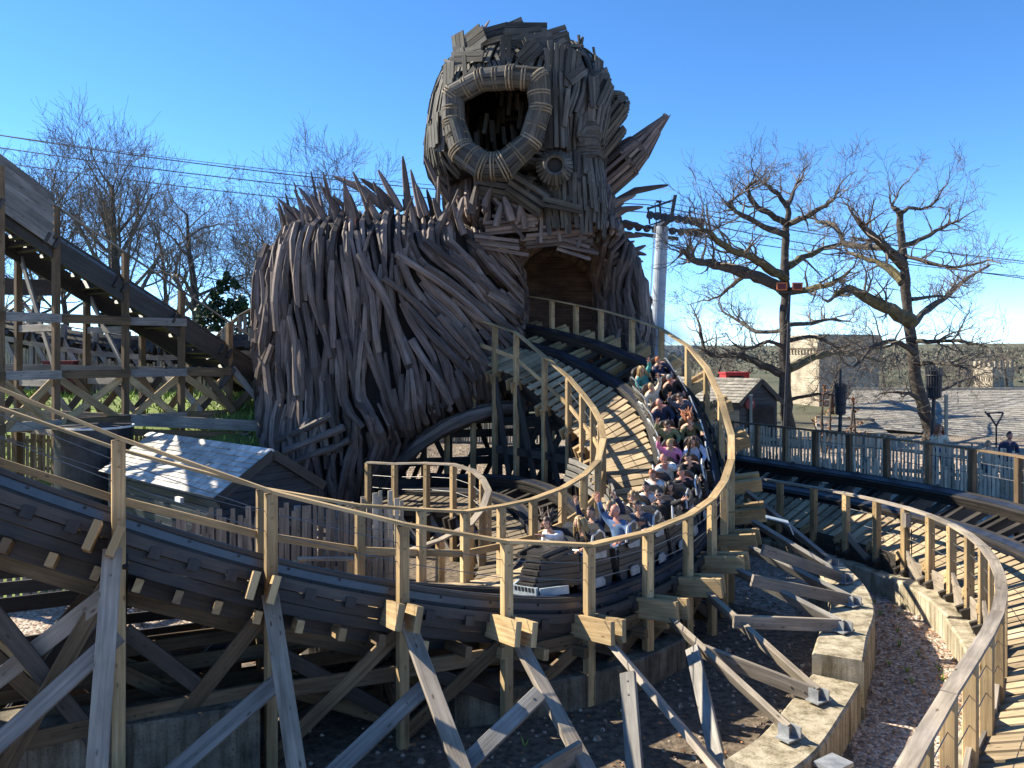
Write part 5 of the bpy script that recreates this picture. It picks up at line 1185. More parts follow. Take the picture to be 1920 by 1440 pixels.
# ---------------------------------------------------------------- buildings on the right
def quad_tower(name, label, C, A, B, zt, mtl, cat='tower', band=True, cren=False, gz=0):
    C, A, B = (Vector(v) for v in (C, A, B)); D = A + B - C; root = thing(name, label, cat, (C.x, C.y, gz)); mb = MB(1)
    def ring(k, z):
        m = (C + D) / 2; return [V(m.x + (p.x - m.x) * k, m.y + (p.y - m.y) * k, z) for p in (C, A, D, B)]
    mb.loft([ring(1, gz - 1), ring(1, zt - 1.1)]); obj('wall', mb, mtl, root)
    mb = MB(2); mb.loft([ring(1.012, zt - 1.1), ring(1.06, zt - .95), ring(1.06, zt), ring(1.03, zt + .1), ring(1.0, zt + .1)]); obj('parapet', mb, mtl, root)
    mb = MB(3)
    for p, q in ((C, A), (C, B)):
        n = int((q - p).length / .45)
        for k in range(n):
            o = p.lerp(q, (k + .5) / n); nrm = V((q - p).y, -(q - p).x, 0).normalized(); nrm = nrm if nrm.y < 0 or (nrm.dot(p - D) > 0) else -nrm
            o = o + (o - (C + D) / 2) * .02; mb.box(V(o.x, o.y, zt - 1.25), .2, .16, .3, math.atan2((q - p).y, (q - p).x))
        if cren:
            n = int((q - p).length / .9)
            for k in range(n): o = p.lerp(q, (k + .5) / n); o = o + (o - (C + D) / 2) * .04; mb.box(V(o.x, o.y, zt + .45), .5, .25, .7, math.atan2((q - p).y, (q - p).x))
    obj('corbel', mb, mtl, root)
    return root
quad_tower('stone_tower', 'square stone tower with a plain corbelled top behind the two bare oaks', P(1536, 700, 62), P(1478, 700, 66.5), P(1648, 700, 64), zpx(629, 62), M['stone'], gz=1.5)
quad_tower('castle_turret', 'small distant castle turret at the right skyline', P(1861, 700, 92), P(1826, 700, 96), P(1900, 700, 94), zpx(690, 92), M['stone'], cren=True, gz=1.5)
def barn(name, label, e0, e1, r1, r0, rows, sw, gz, seed, wall='redbrick'):
    e0, e1, r1, r0 = (Vector(v) for v in (e0, e1, r1, r0)); root = thing(name, label, 'building', (e0.x, e0.y, gz)); mb = MB(seed)
    b0 = r0 * 2 - e0; b1 = r1 * 2 - e1; b0.z = e0.z; b1.z = e1.z
    i = (r0 - e0) * .05; i.z = 0
    for pts in ([e0 + i, e1 + i, V(e1.x + i.x, e1.y + i.y, gz - 1), V(e0.x + i.x, e0.y + i.y, gz - 1)], [V(e0.x + i.x, e0.y + i.y, gz - 1), V(b0.x, b0.y, gz - 1), b0, r0, e0 + i], [V(e1.x + i.x, e1.y + i.y, gz - 1), V(b1.x, b1.y, gz - 1), b1, r1, e1 + i]): mb.face(pts)
    obj('wall', mb, M[wall], root)
    mb = MB(seed + 1); slated(mb, e0, e1, r1, r0, rows, sw, random.Random(seed), .012); mb.face([r0, r1, b1, b0])
    mb.beam(r0 + Z * .05, r1 + Z * .05, .3, .16); obj('roof', mb, M['slate_dark'], root)
    mb = MB(seed + 2); mb.beam(e0 + i * .3 - Z * .14, e1 + i * .3 - Z * .14, .1, .14); obj('gutter', mb, M['iron'], root); return root
br = barn('stone_barn', 'long low building with a pale stone-tiled roof behind the right-hand fence', P(1560, 797, 42), P(2060, 842, 37), P(2060, 731, 47), P(1600, 731, 52), 26, .55, .9, 3)
for k in range(4):
    mb = MB(k); o = P(1610 + k * 95, 800 + k * 8.5, 41.9 - k); o.z -= .75; mb.box(o + V(0, .12, 0), .9, .12, .8, -.1); obj('window', mb, M['glass'], br)
barn('lean_to', 'small lean-to roof at the foot of the stone tower', P(1532, 806, 36), P(1670, 815, 35), P(1640, 790, 39), P(1530, 784, 40), 9, .5, .9, 5, 'stone')
ka = V(gx(1422, 36), 36, hgt(gx(1422, 36), 36)); kr = V(-.72, .69, 0).normalized(); kx = V(.69, .72, 0).normalized()
kk = shed('ride_kiosk', 'dark boarded gable-fronted kiosk with a red plaque behind the fence', 'kiosk', ka, kr, V(.93, .36, 0), 1.0, 6.0, zpx(750, 36), zpx(714, 36), .15, M['shedwall'], M['slate_dark'], 8, .34)
mb = MB(1); o = V(ka.x, ka.y, zpx(785, 36)) - V(-.36, .93, 0) * .06; mb.box(o + V(.1, -.08, -.2), 1.3, .05, 1.5, .37); obj('dark_opening', mb, M['hollow'], kk)
mb = MB(2); q = P(1407, 757, 35.6); mb.lathe(q, [(0, -.03), (.26, -.03), (.26, .02), (.23, .03), (0, .03)], 24, axis=(-.36 * -1, -.93, 0)); 
for k in range(3): mb.beam(q + V(-.14 + .03 * k, -.045, .07 - .07 * k), q + V(.14 - .03 * k, -.005, .07 - .07 * k), .01, .03, m=1)
obj('red_plaque', mb, [M['darkred'], M['white']], kk)
mb = MB(3); c = P(1377, 706, 40); mb.box(c, 1.25, .7, .3, .2); mb.box(c + V(0, -.36, -.02), .75, .04, .12, .2, m=1); mb.box(c + Z * .19, 1.35, .8, .07, .2); mb.box(c + V(-.5, 0, -1.2), .12, .12, 2.2, .2, m=2); mb.box(c + V(.5, 0, -1.2), .12, .12, 2.2, .2, m=2)
tag(obj('red_hopper', mb, [M['red'], M['hollow'], M['iron']], origin=c), 'bright red metal box showing above the kiosk roof', 'metal box')

# ---------------------------------------------------------------- poles, torches, pylon and cables
def torch(label, px, top, bot, bpx, d, r, cage):
    x0 = gx(bpx, d); g = hgt(x0, d); root = thing('basket_torch', label, 'torch', (x0, d, g)); mb = MB(1); t = P(px, cage[1], d); mb.tube([V(x0, d, g), t], [.075, .06], 10)
    mb.lathe(t, [(.06, -.05), (.16, -.02), (.16, .03), (.06, .06)], 12); mb.tube([t, P(px, top, d)], [.05, .04], 8); obj('pole', mb, M['iron'], root)
    mb = MB(2); zt, zb = zpx(cage[0], d), zpx(cage[1], d); c = V(t.x, d, 0); R = random.Random(5)
    for k in range(18):
        a = k * .349; o = V(math.cos(a), math.sin(a), 0); k2 = R.uniform(-.08, .08); mb.beam(c + o * r * .8 + Z * zb, c + o * r + Z * (zt + k2), .05, .02, up=o)
    for z, q in ((zb + .06, .84), (lerp(zb, zt, .35), .9), (lerp(zb, zt, .75), .98)): mb.tube([c + V(math.cos(a * .3142) * r * q, math.sin(a * .3142) * r * q, z) for a in range(21)], .025, 5)
    obj('basket', mb, M['iron'], root); mb = MB(3); mb.lathe(c, [(0, zb), (r * .6, zb), (r * .7, zt - .1), (0, zt - .06)], 12); obj('burner', mb, M['hollow'], root); return root
torch('slim iron basket torch on a post behind the fence, left of the leaning oak', 1576, 692, 800, 1571, 27, .19, (722, 776))
torch('larger black iron basket torch on a post in front of the leaning oak', 1751, 684, 810, 1745, 26, .25, (690, 746))
root = thing('floodlight_mast', 'slender mast with two orange floodlights beside the left bare oak', 'light mast', (gx(1469, 33), 33, hgt(gx(1469, 33), 33)))
mb = MB(1); mb.tube([V(gx(1469, 33), 33, hgt(gx(1469, 33), 33)), P(1481, 548, 33)], [.07, .045], 8); mb.beam(P(1460, 549, 33), P(1500, 546, 33), .06, .06); mb.beam(P(1481, 560, 33), P(1474, 600, 33.0), .05, .05); obj('mast', mb, M['iron'], root)
for px in (1464, 1493):
    mb = MB(2); c = P(px, 538, 32.95); mb.loft([[c + V(a, -.16, b) for a, b in ((-.2, -.15), (.2, -.15), (.22, .17), (-.22, .17))], [c + V(a, .12, b + .03) for a, b in ((-.13, -.1), (.13, -.1), (.13, .12), (-.13, .12))]]); mb.loft([[c + V(a, -.165, b) for a, b in ((-.15, -.1), (.15, -.1), (.16, .12), (-.16, .12))], [c + V(a, -.18, b) for a, b in ((-.15, -.1), (.15, -.1), (.16, .12), (-.16, .12))]], m=1)
    obj('floodlight', mb, [M['orange'], M['darkred']], root)
for px, py, bp, d, lab in ((1408, 742, 800, 30, 'pale timber pole standing beside the kiosk opening'), (1774, 742, 815, 25.5, 'pale timber pole right of the larger torch')):
    mb = MB(1); x = gx(px, d); g = hgt(x, d); mb.beam(V(x, d, g), V(x, d, zpx(py, d)), .09, .09, ch=.01); mb.box(V(x, d, zpx(py, d) + .02), .11, .11, .04); tag(obj('timber_pole', mb, M['picket'], origin=(x, d, g)), lab, 'pole')
x = gx(1868, 25); g = hgt(x, 25); mb = MB(1); tp = zpx(775, 25)
for pts in ([V(x, 25, g), V(x, 25, tp - .35)], [V(x, 25, tp - .4), V(x - .25, 25, tp)], [V(x, 25, tp - .4), V(x + .22, 25, tp + .02)], [V(x - .27, 25, tp), V(x + .2, 25, tp + .03)], [V(x - .35, 25, tp + .05), V(x - .2, 25, tp - .12)]): mb.tube(pts, .028, 6)
tag(obj('forked_iron_stand', mb, M['iron'], origin=(x, 25, g)), 'thin forked iron stand rising above the fence near the right edge', 'stand')
root = thing('ropeway_pylon', 'grey steel cable car pylon with black sheave wheels right of the horn', 'pylon', (gx(1222, 50), 50, 0)); mb = MB(1)
a = V(gx(1222, 50), 50, 0); b = P(1242, 425, 50); mb.tube([a, a.lerp(b, .3), a.lerp(b, .6), b], [.52, .47, .42, .38], 20)
for f in (.35, .5, .65, .8, .93): c = a.lerp(b, f); mb.tube([c, c + Z * .06], [.5 - f * .1] * 2, 20)
obj('shaft', mb, M['pylon'], root, smooth=False)
mb = MB(2); mb.tube([a + V(-.7, -.3, 0), b + V(-.55, -.3, 0)], .02, 5); mb.tube([a + V(-.7, -.6, 0), b + V(-.55, -.6, 0)], .02, 5)
for k in range(70): c = (a + V(-.7, -.3, 0)).lerp(b + V(-.55, -.3, 0), k / 70); mb.tube([c, c + V(0, -.3, 0)], .012, 4)
obj('ladder', mb, M['galv'], root)
mb = MB(3); mb.beam(b + V(0, -2.2, .2), b + V(0, 2.6, .2), .4, .4); mb.beam(P(1213, 392, 48.6), P(1266, 374, 48.6), .12, .12); mb.beam(P(1266, 366, 48.6), P(1258, 412, 48.6), .2, .2); mb.beam(P(1215, 388, 48.6), P(1218, 420, 48.6), .1, .1); mb.beam(P(1230, 378, 50), P(1240, 378, 50), .3, .1)
for px in (1228, 1236, 1238): mb.beam(P(px, 380, 50), P(px + 3, 425, 50), .06, .06)
mb.beam(P(1213, 424, 49), P(1256, 410, 49), .08, .08); mb.beam(P(1190, 438, 50.5), P(1272, 448, 50.5), .16, .22); obj('cross_arm', mb, M['iron'], root)
for nm, p, q, n in (('f', P(1215, 400, 48), P(1316, 414, 48), 8), ('r', P(1176, 422, 52), P(1314, 436, 52), 9)):
    mb = MB(4); mb.beam(p, q, .12, .16); 
    for k in range(n): c = p.lerp(q, (k + .3) / (n - .4)); mb.lathe(c + V(0, -.12, -.1), [(0, 0), (.24, 0), (.2, .06), (.2, .12), (.24, .18), (0, .18)], 14, axis=(0, 1, 0))
    obj('sheave_assembly', mb, M['iron'], root)
mb = MB(5); c = P(1208, 560, 50); mb.box(c + V(.0, -.4, 0), .4, .3, .3); mb.beam(c, P(1225, 556, 50), .06, .06); obj('lamp', mb, M['orange'], root)
for k, (l, m_, r) in enumerate([((-250, 212, 46), (1215, 384, 48), (2150, 510, 58)), ((-250, 237, 46), (1215, 398, 48), (2150, 548, 58)), ((-250, 266, 50), (1180, 420, 52), (2150, 536, 62)), ((-250, 214, 50), (1235, 376, 50), (2150, 520, 60))]):
    mb = MB(k); A, B, C = P(*l), P(*m_), P(*r); pts = [A.lerp(B, u / 20) - Z * (.7 * 4 * (u / 20) * (1 - u / 20)) for u in range(21)] + [B.lerp(C, u / 20) - Z * (.5 * 4 * (u / 20) * (1 - u / 20)) for u in range(1, 21)]
    mb.tube(pts, .032 if k != 3 else .02, 5); tag(obj('ropeway_cable', mb, M['cable'], origin=A), ['upper cable of the near pair running over the front sheaves', 'lower cable of the near pair, just under the upper one', 'thick rear cable crossing lowest behind the figure', 'thinnest topmost communication cable of the ropeway'][k], 'cable', 'ropeway cables')
# steam drifting beside the figure
m, nt, n, l, b = newmat('steam'); n.remove(b); vs = n.new('ShaderNodeVolumePrincipled'); vs.inputs['Color'].default_value = (.95, .96, 1, 1)
tc = n.new('ShaderNodeTexCoord'); ns = n.new('ShaderNodeTexNoise'); ns.inputs['Scale'].default_value = 1.1; ns.inputs['Detail'].default_value = 4; l.new(tc.outputs['Object'], ns.inputs['Vector'])
vl = n.new('ShaderNodeVectorMath'); vl.operation = 'MULTIPLY'; l.new(tc.outputs['Object'], vl.inputs[0]); vl.inputs[1].default_value = (1 / 1.7, 1 / 1.5, 1 / 1.5)
le = n.new('ShaderNodeVectorMath'); le.operation = 'LENGTH'; l.new(vl.outputs[0], le.inputs[0])
mr = n.new('ShaderNodeMapRange'); l.new(le.outputs['Value'], mr.inputs['Value']); mr.inputs['From Min'].default_value = 1; mr.inputs['From Max'].default_value = .25; mr.inputs['To Min'].default_value = 0; mr.inputs['To Max'].default_value = 1
r3 = ramp(n, [(.4, (0, 0, 0)), (.65, (1, 1, 1))]); l.new(ns.outputs['Fac'], r3.inputs[0])
mm = n.new('ShaderNodeMath'); mm.operation = 'MULTIPLY'; l.new(mr.outputs[0], mm.inputs[0]); l.new(r3.outputs[0], mm.inputs[1]); m2 = n.new('ShaderNodeMath'); m2.operation = 'MULTIPLY'; l.new(mm.outputs[0], m2.inputs[0]); m2.inputs[1].default_value = 1.7
l.new(m2.outputs[0], vs.inputs['Density']); l.new(vs.outputs[0], n['Material Output'].inputs['Volume'])
mb = MB(1); c = P(1224, 645, 28.5); rings = []
for i in range(9):
    a = -1.5 + 3.0 * i / 8; rings.append([c + V(1.7 * math.cos(a) * math.cos(k * .5236), 1.5 * math.cos(a) * math.sin(k * .5236), 1.5 * math.sin(a)) for k in range(12)])
mb.loft(rings); tag(obj('steam', mb, m, origin=c), 'thin white puff of steam drifting beside the right flank of the figure', 'steam', kind='stuff')
# ---------------------------------------------------------------- the train
def car_frame(L):
    t = MT.at(L); a, c, T, U, w = MT.frame(t); o = a + c * .98 + U * .02
    return Matrix(((c.x, T.x, U.x, o.x), (c.y, T.y, U.y, o.y), (c.z, T.z, U.z, o.z), (0, 0, 0, 1))) @ Matrix.Scale(SC, 4)
def L_of(t): return MT.cum[int(round(t * 12))]
PITCH = .80; NCAR = 12; L0 = L_of(15.17) - .72; SC = .87
M['carside'] = wood('dark_car_boarding', (.018, .017, .018), (.05, .045, .042), var=.3, rough=.4, knots=False, spec=.5)
M['seatpad'] = blot('black_seat_padding', (.012, .012, .014), (.03, .03, .034), 8, .45, .1, 0, .5)
M['bar'] = blot('grey_tube_steel', (.42, .42, .41), (.6, .6, .58), 6, .35, .05, .6)
front = car_frame(L0); tl = front.to_translation()
train = thing('coaster_train', 'long dark coaster train of twelve two-seat cars full of riders, running round the loop', 'coaster train', tl)
def car_parts(lead=False):
    mb = MB(1)
    mb.beam(V(0, -.44, .16), V(0, .44, .16), 1.12, .1)                               # chassis
    for s_ in (-1, 1):
        for k in range(4): mb.beam(V(s_ * (.6 - .012 * k), -.45, .2 + .115 * k), V(s_ * (.6 - .012 * k), .45 - .03 * k, .2 + .115 * k + .01), .035, .108)
        mb.prism([V(s_ * .585, -.45, .62), V(s_ * .585, .1, .62), V(s_ * .585, -.12, .78), V(s_ * .585, -.42, .86)], V(s_ * .035, 0, 0))
    mb.prism([V(-.58, .4, .2), V(.58, .4, .2), V(.58, .46, .6), V(-.58, .46, .6)], V(0, .03, 0))
    if lead:
        for s_ in (-1, 1):
            for k in range(5): mb.beam(V(s_ * .6, .42, .2 + .11 * k), V(s_ * .2, 1.15 - .05 * k, .22 + .1 * k), .04, .1)
        for k in range(6): mb.beam(V(0, .98 - .05 * k, .24 + .1 * k), V(0, 1.22 - .06 * k, .22 + .1 * k), .4, .07)
        mb.beam(V(0, .4, .74), V(0, .98, .66), .9, .05); mb.beam(V(-.35, .45, .8), V(-.28, 1.05, .72), .06, .06); mb.beam(V(.35, .45, .8), V(.28, 1.05, .72), .06, .06)
    car = obj('car', mb, M['carside'], train)
    for s_ in (-1, 1):
        mb = MB(2); x = s_ * .29
        mb.beam(V(x, -.25, .37), V(x, .25, .4), .48, .12, ch=.03); mb.loft([[V(x + a, -.27 - b * .2, .4) for a, b in ((-.24, 0), (.24, 0), (.24, .6), (-.24, .6))], [V(x + a, -.34 - b * .2, .8) for a, b in ((-.25, 0), (.25, 0), (.25, .6), (-.25, .6))], [V(x + a, -.36 - b * .2, .98) for a, b in ((-.2, 0), (.2, 0), (.2, .5), (-.2, .5))], [V(x + a, -.37 - b * .2, 1.07) for a, b in ((-.11, .05), (.11, .05), (.11, .4), (-.11, .4))]])
        obj('seat', mb, M['seatpad'], car)
        mb = MB(3); mb.tube([V(x - .17, -.05, .45), V(x - .18, .16, .62), V(x - .15, .24, .69), V(x + .15, .24, .69), V(x + .18, .16, .62), V(x + .17, -.05, .45)], .02, 7); mb.beam(V(x - .13, .2, .665), V(x + .13, .2, .665), .09, .05, ch=.015); obj('lap_bar', mb, M['bar'], car)
        mb = MB(4); xo = s_ * .6; mb.tube([V(xo, -.36, .66), V(xo, -.3, .93), V(xo, -.2, 1.0), V(xo - s_ * .02, -.02, .92), V(xo, .12, .64)], .022, 7); obj('grab_rail', mb, M['bar'], car)
        for y in (-.3, .3):
            mb = MB(5); c = V(s_ * .56, y, .1); mb.lathe(c - V(.05, 0, 0), [(.0, 0), (.13, 0), (.13, .1), (.06, .1), (.05, .13), (0, .13)], 16, axis=(1, 0, 0)); obj('wheel', mb, M['iron'], car)
        mb = MB(6); mb.loft([[V(s_ * .665, a, b) for a, b in ((-.14, .02), (.14, .02), (.16, .12), (.1, .2), (-.1, .2), (-.16, .12))], [V(s_ * .69, a, b) for a, b in ((-.13, .03), (.13, .03), (.15, .12), (.09, .19), (-.09, .19), (-.15, .12))]]); obj('wheel_cover', mb, M['galv'], car)
        mb = MB(7); mb.prism([V(s_ * .622, -.3, .5), V(s_ * .622, .05, .52), V(s_ * .622, .12, .6), V(s_ * .622, -.32, .63)], V(s_ * .012, 0, 0)); obj('side_plate', mb, M['galv'], car)
    if lead:
        mb = MB(8); mb.beam(V(-.3, 1.22, .13), V(.3, 1.22, .13), .06, .16); 
        for s_ in (-1, 1): mb.beam(V(s_ * .34, 1.2, .13), V(s_ * .6, .75, .13), .05, .14)
        for k in range(6): mb.box(V(-.22 + k * .085, 1.254, .17), .05, .008, .07, m=1)
        obj('number_plate', mb, [M['plate'], M['iron']], car); car['label'] = 'lead car with a boarded prow and pale plate'
    return car
OFF[train.name] = Vector()
cars = [car_parts(True), car_parts(False)]
inv = Matrix.Translation(-tl); cars[0].matrix_basis = inv @ front
for k in range(1, NCAR):
    mtx = inv @ car_frame(L0 - PITCH * k)
    if k == 1: cars[1].matrix_basis = mtx
    else: dup(cars[1], None, mat=mtx, parent=train)

# ---------------------------------------------------------------- people
def skin_eval(vs, es, rs, sub=1):
    me = bpy.data.meshes.new('tmp'); me.from_pydata([tuple(v) for v in vs], es, []); o = bpy.data.objects.new('tmp', me); COL.objects.link(o)
    md = o.modifiers.new('s', 'SKIN'); md.use_smooth_shade = True
    sv = me.skin_vertices[0].data if me.skin_vertices else None
    if sv is None:
        import bmesh
        bm = bmesh.new(); bm.from_mesh(me); bm.verts.layers.skin.verify(); bm.to_mesh(me); bm.free(); sv = me.skin_vertices[0].data
    for i, r in enumerate(rs): sv[i].radius = r if hasattr(r, '__len__') else (r, r); sv[i].use_root = (i == 0)
    ss_ = o.modifiers.new('u', 'SUBSURF'); ss_.levels = sub; ss_.render_levels = sub
    dg = bpy.context.evaluated_depsgraph_get(); e = o.evaluated_get(dg); m = e.to_mesh()
    vv = [v.co.copy() for v in m.vertices]; ff = [tuple(p.vertices) for p in m.polygons]; e.to_mesh_clear(); bpy.data.objects.remove(o); bpy.data.meshes.remove(me)
    return vv, ff
def add_mesh(mb, vv, ff, m=0, tf=None):
    b = len(mb.v); mb.v += [tuple(tf @ v if tf else v) for v in vv]
    for f in ff: mb.f.append(tuple(b + i for i in f)); mb.uv += [(0, 0)] * len(f); mb.r.append(.5); mb.m.append(m)
def head_mesh(R):
    vv = []; ff = []; n, k = 18, 13
    for j in range(k):
        ph = math.pi * j / (k - 1)
        for i in range(n):
            a = 6.28318 * i / n; x = math.sin(ph) * math.sin(a); y = math.sin(ph) * math.cos(a); z = math.cos(ph)
            fr = max(0, y); w = .076; d = .097; h = .118
            if z < -.2: w *= 1 + .38 * (z + .2); d *= 1 + (.12 if y > 0 else .4) * (z + .2)     # jaw narrows
            p = V(x * w, y * d, z * h)
            if fr > .3:
                f = abs(x)
                if f < .22 and -.45 < z < .1: p.y += .026 * (1 - f / .22) * (1 - abs(z + .22) / .36) if abs(z + .22) < .36 else 0   # nose
                if .15 < f < .5 and -.08 < z < .22: p.y -= .009                                      # eye sockets
                if f < .3 and z < -.75: p.y += .012                                                   # chin
            vv.append(p)
    for j in range(k - 1):
        for i in range(n): ff.append((j * n + i, (j + 1) * n + i, (j + 1) * n + (i + 1) % n, j * n + (i + 1) % n))
    return vv, ff
HV, HF = head_mesh(None)
def cmat(name, c, rough=.75): return M.setdefault('c_' + name, blot('cloth_' + name, tuple(x * .75 for x in c), tuple(min(1, x * 1.2) for x in c), 14, rough, .3, 0, .25, dist=.01))
SK = {'fair': (.52, .29, .20), 'pink': (.55, .24, .17), 'tan': (.40, .21, .13)}
for k, c in SK.items(): M['skin_' + k] = blot('skin_' + k, tuple(x * .88 for x in c), c, 20, .5, .03, 0, .35)
CL = {'black': (.018, .018, .02), 'navy': (.022, .03, .065), 'denim': (.10, .17, .30), 'white': (.66, .66, .66), 'pale_grey': (.55, .56, .56), 'khaki': (.17, .19, .10), 'pink': (.66, .22, .40), 'pale_blue': (.36, .46, .66), 'slate': (.06, .075, .11), 'jeans': (.05, .09, .18), 'olive': (.09, .09, .05), 'red': (.4, .05, .05), 'cream': (.6, .52, .4), 'teal': (.08, .30, .28)}
HC = {'brown': (.055, .032, .02), 'dark': (.018, .014, .012), 'blond': (.38, .25, .11), 'ginger': (.30, .10, .035), 'grey': (.2, .19, .18), 'fair': (.30, .19, .09)}
for k, c in HC.items(): M['h_' + k] = blot('hair_' + k, tuple(x * .6 for x in c), tuple(x * 1.3 for x in c), 30, .5, .5, 0, .4, dist=.01)
for k, c in CL.items(): cmat(k, c)
M['eye'] = plain('eye_dark', (.02, .016, .014), .3); M['lip'] = plain('open_mouth', (.10, .02, .02), .5); M['teeth'] = plain('teeth', (.7, .68, .62), .4); M['lens'] = plain('sunglass_lens', (.01, .01, .012), .15, 0, .7)
def person(label, mtx, skin='fair', hair='brown', style='short', top='black', legs='jeans', arms=('bar', 'bar'), yaw=0, pitch=0, lean=0, seed=1, specs=False, standing=False, beard=None, sleeves=True, group='riders in the coaster train', scale=1.0, tilt=0.0):
    R = random.Random(seed); vs = []; es = []; rs = []
    def add(p, r, par=None):
        vs.append(Vector(p)); rs.append(r); i = len(vs) - 1
        if par is not None: es.append((par, i))
        return i
    ln = lambda p: V(p[0] + tilt * p[2], p[1] + lean * p[2], p[2])
    pel = add((0, 0, .08), (.15, .12)); wa = add(ln((0, -.03, .25)), (.14, .10), pel); chs = add(ln((0, -.04, .42)), (.16, .115), wa); uc = add(ln((0, -.03, .52)), (.13, .095), chs); nk = add(ln((0, .0, .605)), .058, uc); hb = add(ln((0, .02, .67)), .06, nk)
    torso = [pel, wa, chs, uc]; armv = []; legv = []
    for s_, pose in ((-1, arms[0]), (1, arms[1])):
        sh_ = V(s_ * .185, -.03, .525)
        el, wr = {'bar': (V(s_ * .27, .08, .30), V(s_ * .17, .28, .27)), 'up': (V(s_ * .30, .03, .74), V(s_ * .27, .12, .98)), 'out': (V(s_ * .40, .12, .58), V(s_ * .60, .25, .66)), 'fwd': (V(s_ * .24, .22, .50), V(s_ * .2, .46, .58)), 'face': (V(s_ * .24, .2, .52), V(s_ * .08, .2, .70)), 'down': (V(s_ * .25, -.02, .28), V(s_ * .24, .06, .04))}[pose]
        j = V(R.uniform(-.03, .03), R.uniform(-.03, .03), R.uniform(-.03, .03))
        a = add(ln(sh_), .068, uc); b = add(ln(el) + j * .5, .047, a); c = add(ln(wr) + j, .033, b); d = (vs[c] - vs[b]).normalized(); pal = add(vs[c] + d * .065, (.034, .024), c); armv.append((a, b, c))
        x = d.cross(V(0, 1, 0) if abs(d.y) < .8 else Z).normalized(); y = d.cross(x); curl = .55 if pose in ('bar', 'down') else .12
        for f in range(4):
            o = vs[pal] + x * (-.03 + .02 * f); f1 = add(o + d * .035 + y * curl * .01, .0095, pal); f2 = add(o + d * (.062 + .006 * (1 - abs(f - 1.4))) + y * curl * .04 + x * (f - 1.5) * .006, .0085, f1); add(o + d * (.082 + .014 * (1 - abs(f - 1.4) / 2)) * (1 - .25 * curl) + y * curl * .075 + x * (f - 1.5) * .011, .007, f2)
        t1 = add(vs[c] + d * .025 - x * .045, .011, c); add(vs[c] + d * .065 - x * .068 + y * .012, .009, t1)
    for s_ in (-1, 1):
        hp = add((s_ * .09, .03, .05), .098, pel)
        if standing: kn = add((s_ * .1, .02, -.38), .066, hp); an = add((s_ * .1, -.02, -.8), .045, kn); add((s_ * .11, .13, -.86), .038, an)
        else: kn = add((s_ * .11, .42, .07), .07, hp); an = add((s_ * .11, .46, -.26), .048, kn); add((s_ * .11, .6, -.29), .04, an)
        legv.append((hp, kn, an))
    vv, ff = skin_eval(vs, es, rs)
    body = MB(seed); add_mesh(body, vv, ff)
    hm = Matrix.Translation(vs[hb] + V(0, .025, .085)) @ Matrix.Rotation(yaw, 4, 'Z') @ Matrix.Rotation(pitch, 4, 'X')
    add_mesh(body, HV, HF, 0, hm)
    for s_ in (-1, 1):
        def ell(c, r, m):
            q = []; fq = []
            for j in range(5):
                for i in range(8): ph = math.pi * j / 4; a = 6.28318 * i / 8; q.append(V(c[0] + r[0] * math.sin(ph) * math.cos(a), c[1] + r[1] * math.sin(ph) * math.sin(a), c[2] + r[2] * math.cos(ph)))
            for j in range(4):
                for i in range(8): fq.append((j * 8 + i, (j + 1) * 8 + i, (j + 1) * 8 + (i + 1) % 8, j * 8 + (i + 1) % 8))
            add_mesh(body, q, fq, m, hm)
        ell((s_ * .077, .0, -.01), (.012, .022, .032), 0)                 # ears
        ell((s_ * .03, .082, .012), (.014, .009, .008), 1)                # eyes
        ell((s_ * .03, .084, .034), (.018, .008, .004), 3)                # brows
    op = R.choice([.008, .017, .022]); ell((0, .086, -.062), (.026, .012, op), 2); ell((0, .093, -.062 + op * .55), (.019, .008, .004), 4)
    if specs:
        for s_ in (-1, 1): ell((s_ * .032, .094, .012), (.027, .008, .02), 5)
    pm = obj('person', body, [M['skin_' + skin], M['eye'], M['lip'], M['h_' + (hair or 'brown')], M['teeth'], M['lens']], smooth=True)
    pm.location = (0, 0, 0); pm.matrix_world = mtx @ Matrix.Scale(scale, 4); OFF[pm.name] = Vector(); tag(pm, label, 'person', group)
    ix = [pel, wa, chs, uc]; sv = [vs[i] for i in ix]; se = [(0, 1), (1, 2), (2, 3)]; sr = [(.168, .14), (.158, .122), (.178, .135), (.142, .108)]
    sv.append(vs[uc].lerp(vs[nk], .55)); se.append((3, 4)); sr.append(.07)
    for a, b, c in armv:
        k = len(sv); sv += [vs[a], vs[b]]; se += [(3, k), (k, k + 1)]; sr += [.086, .063]
        if sleeves: sv.append(vs[b].lerp(vs[c], .93)); se.append((k + 1, k + 2)); sr.append(.046)
    q, f = skin_eval(sv, se, sr); mb = MB(seed); add_mesh(mb, q, f); cl = obj('jacket' if top in ('black', 'navy', 'denim', 'slate', 'khaki') and sleeves else 'shirt', mb, M['c_' + top], pm, smooth=True)
    sv = [vs[pel] - V(0, 0, .01)]; se = []; sr = [(.165, .135)]
    for a, b, c in legv:
        k = len(sv); sv += [vs[a], vs[b], vs[b].lerp(vs[c], .9)]; se += [(0, k), (k, k + 1), (k + 1, k + 2)]; sr += [.112, .084, .066]
    q, f = skin_eval(sv, se, sr); mb = MB(seed); add_mesh(mb, q, f); obj('trousers', mb, M['c_' + legs], pm, smooth=True)
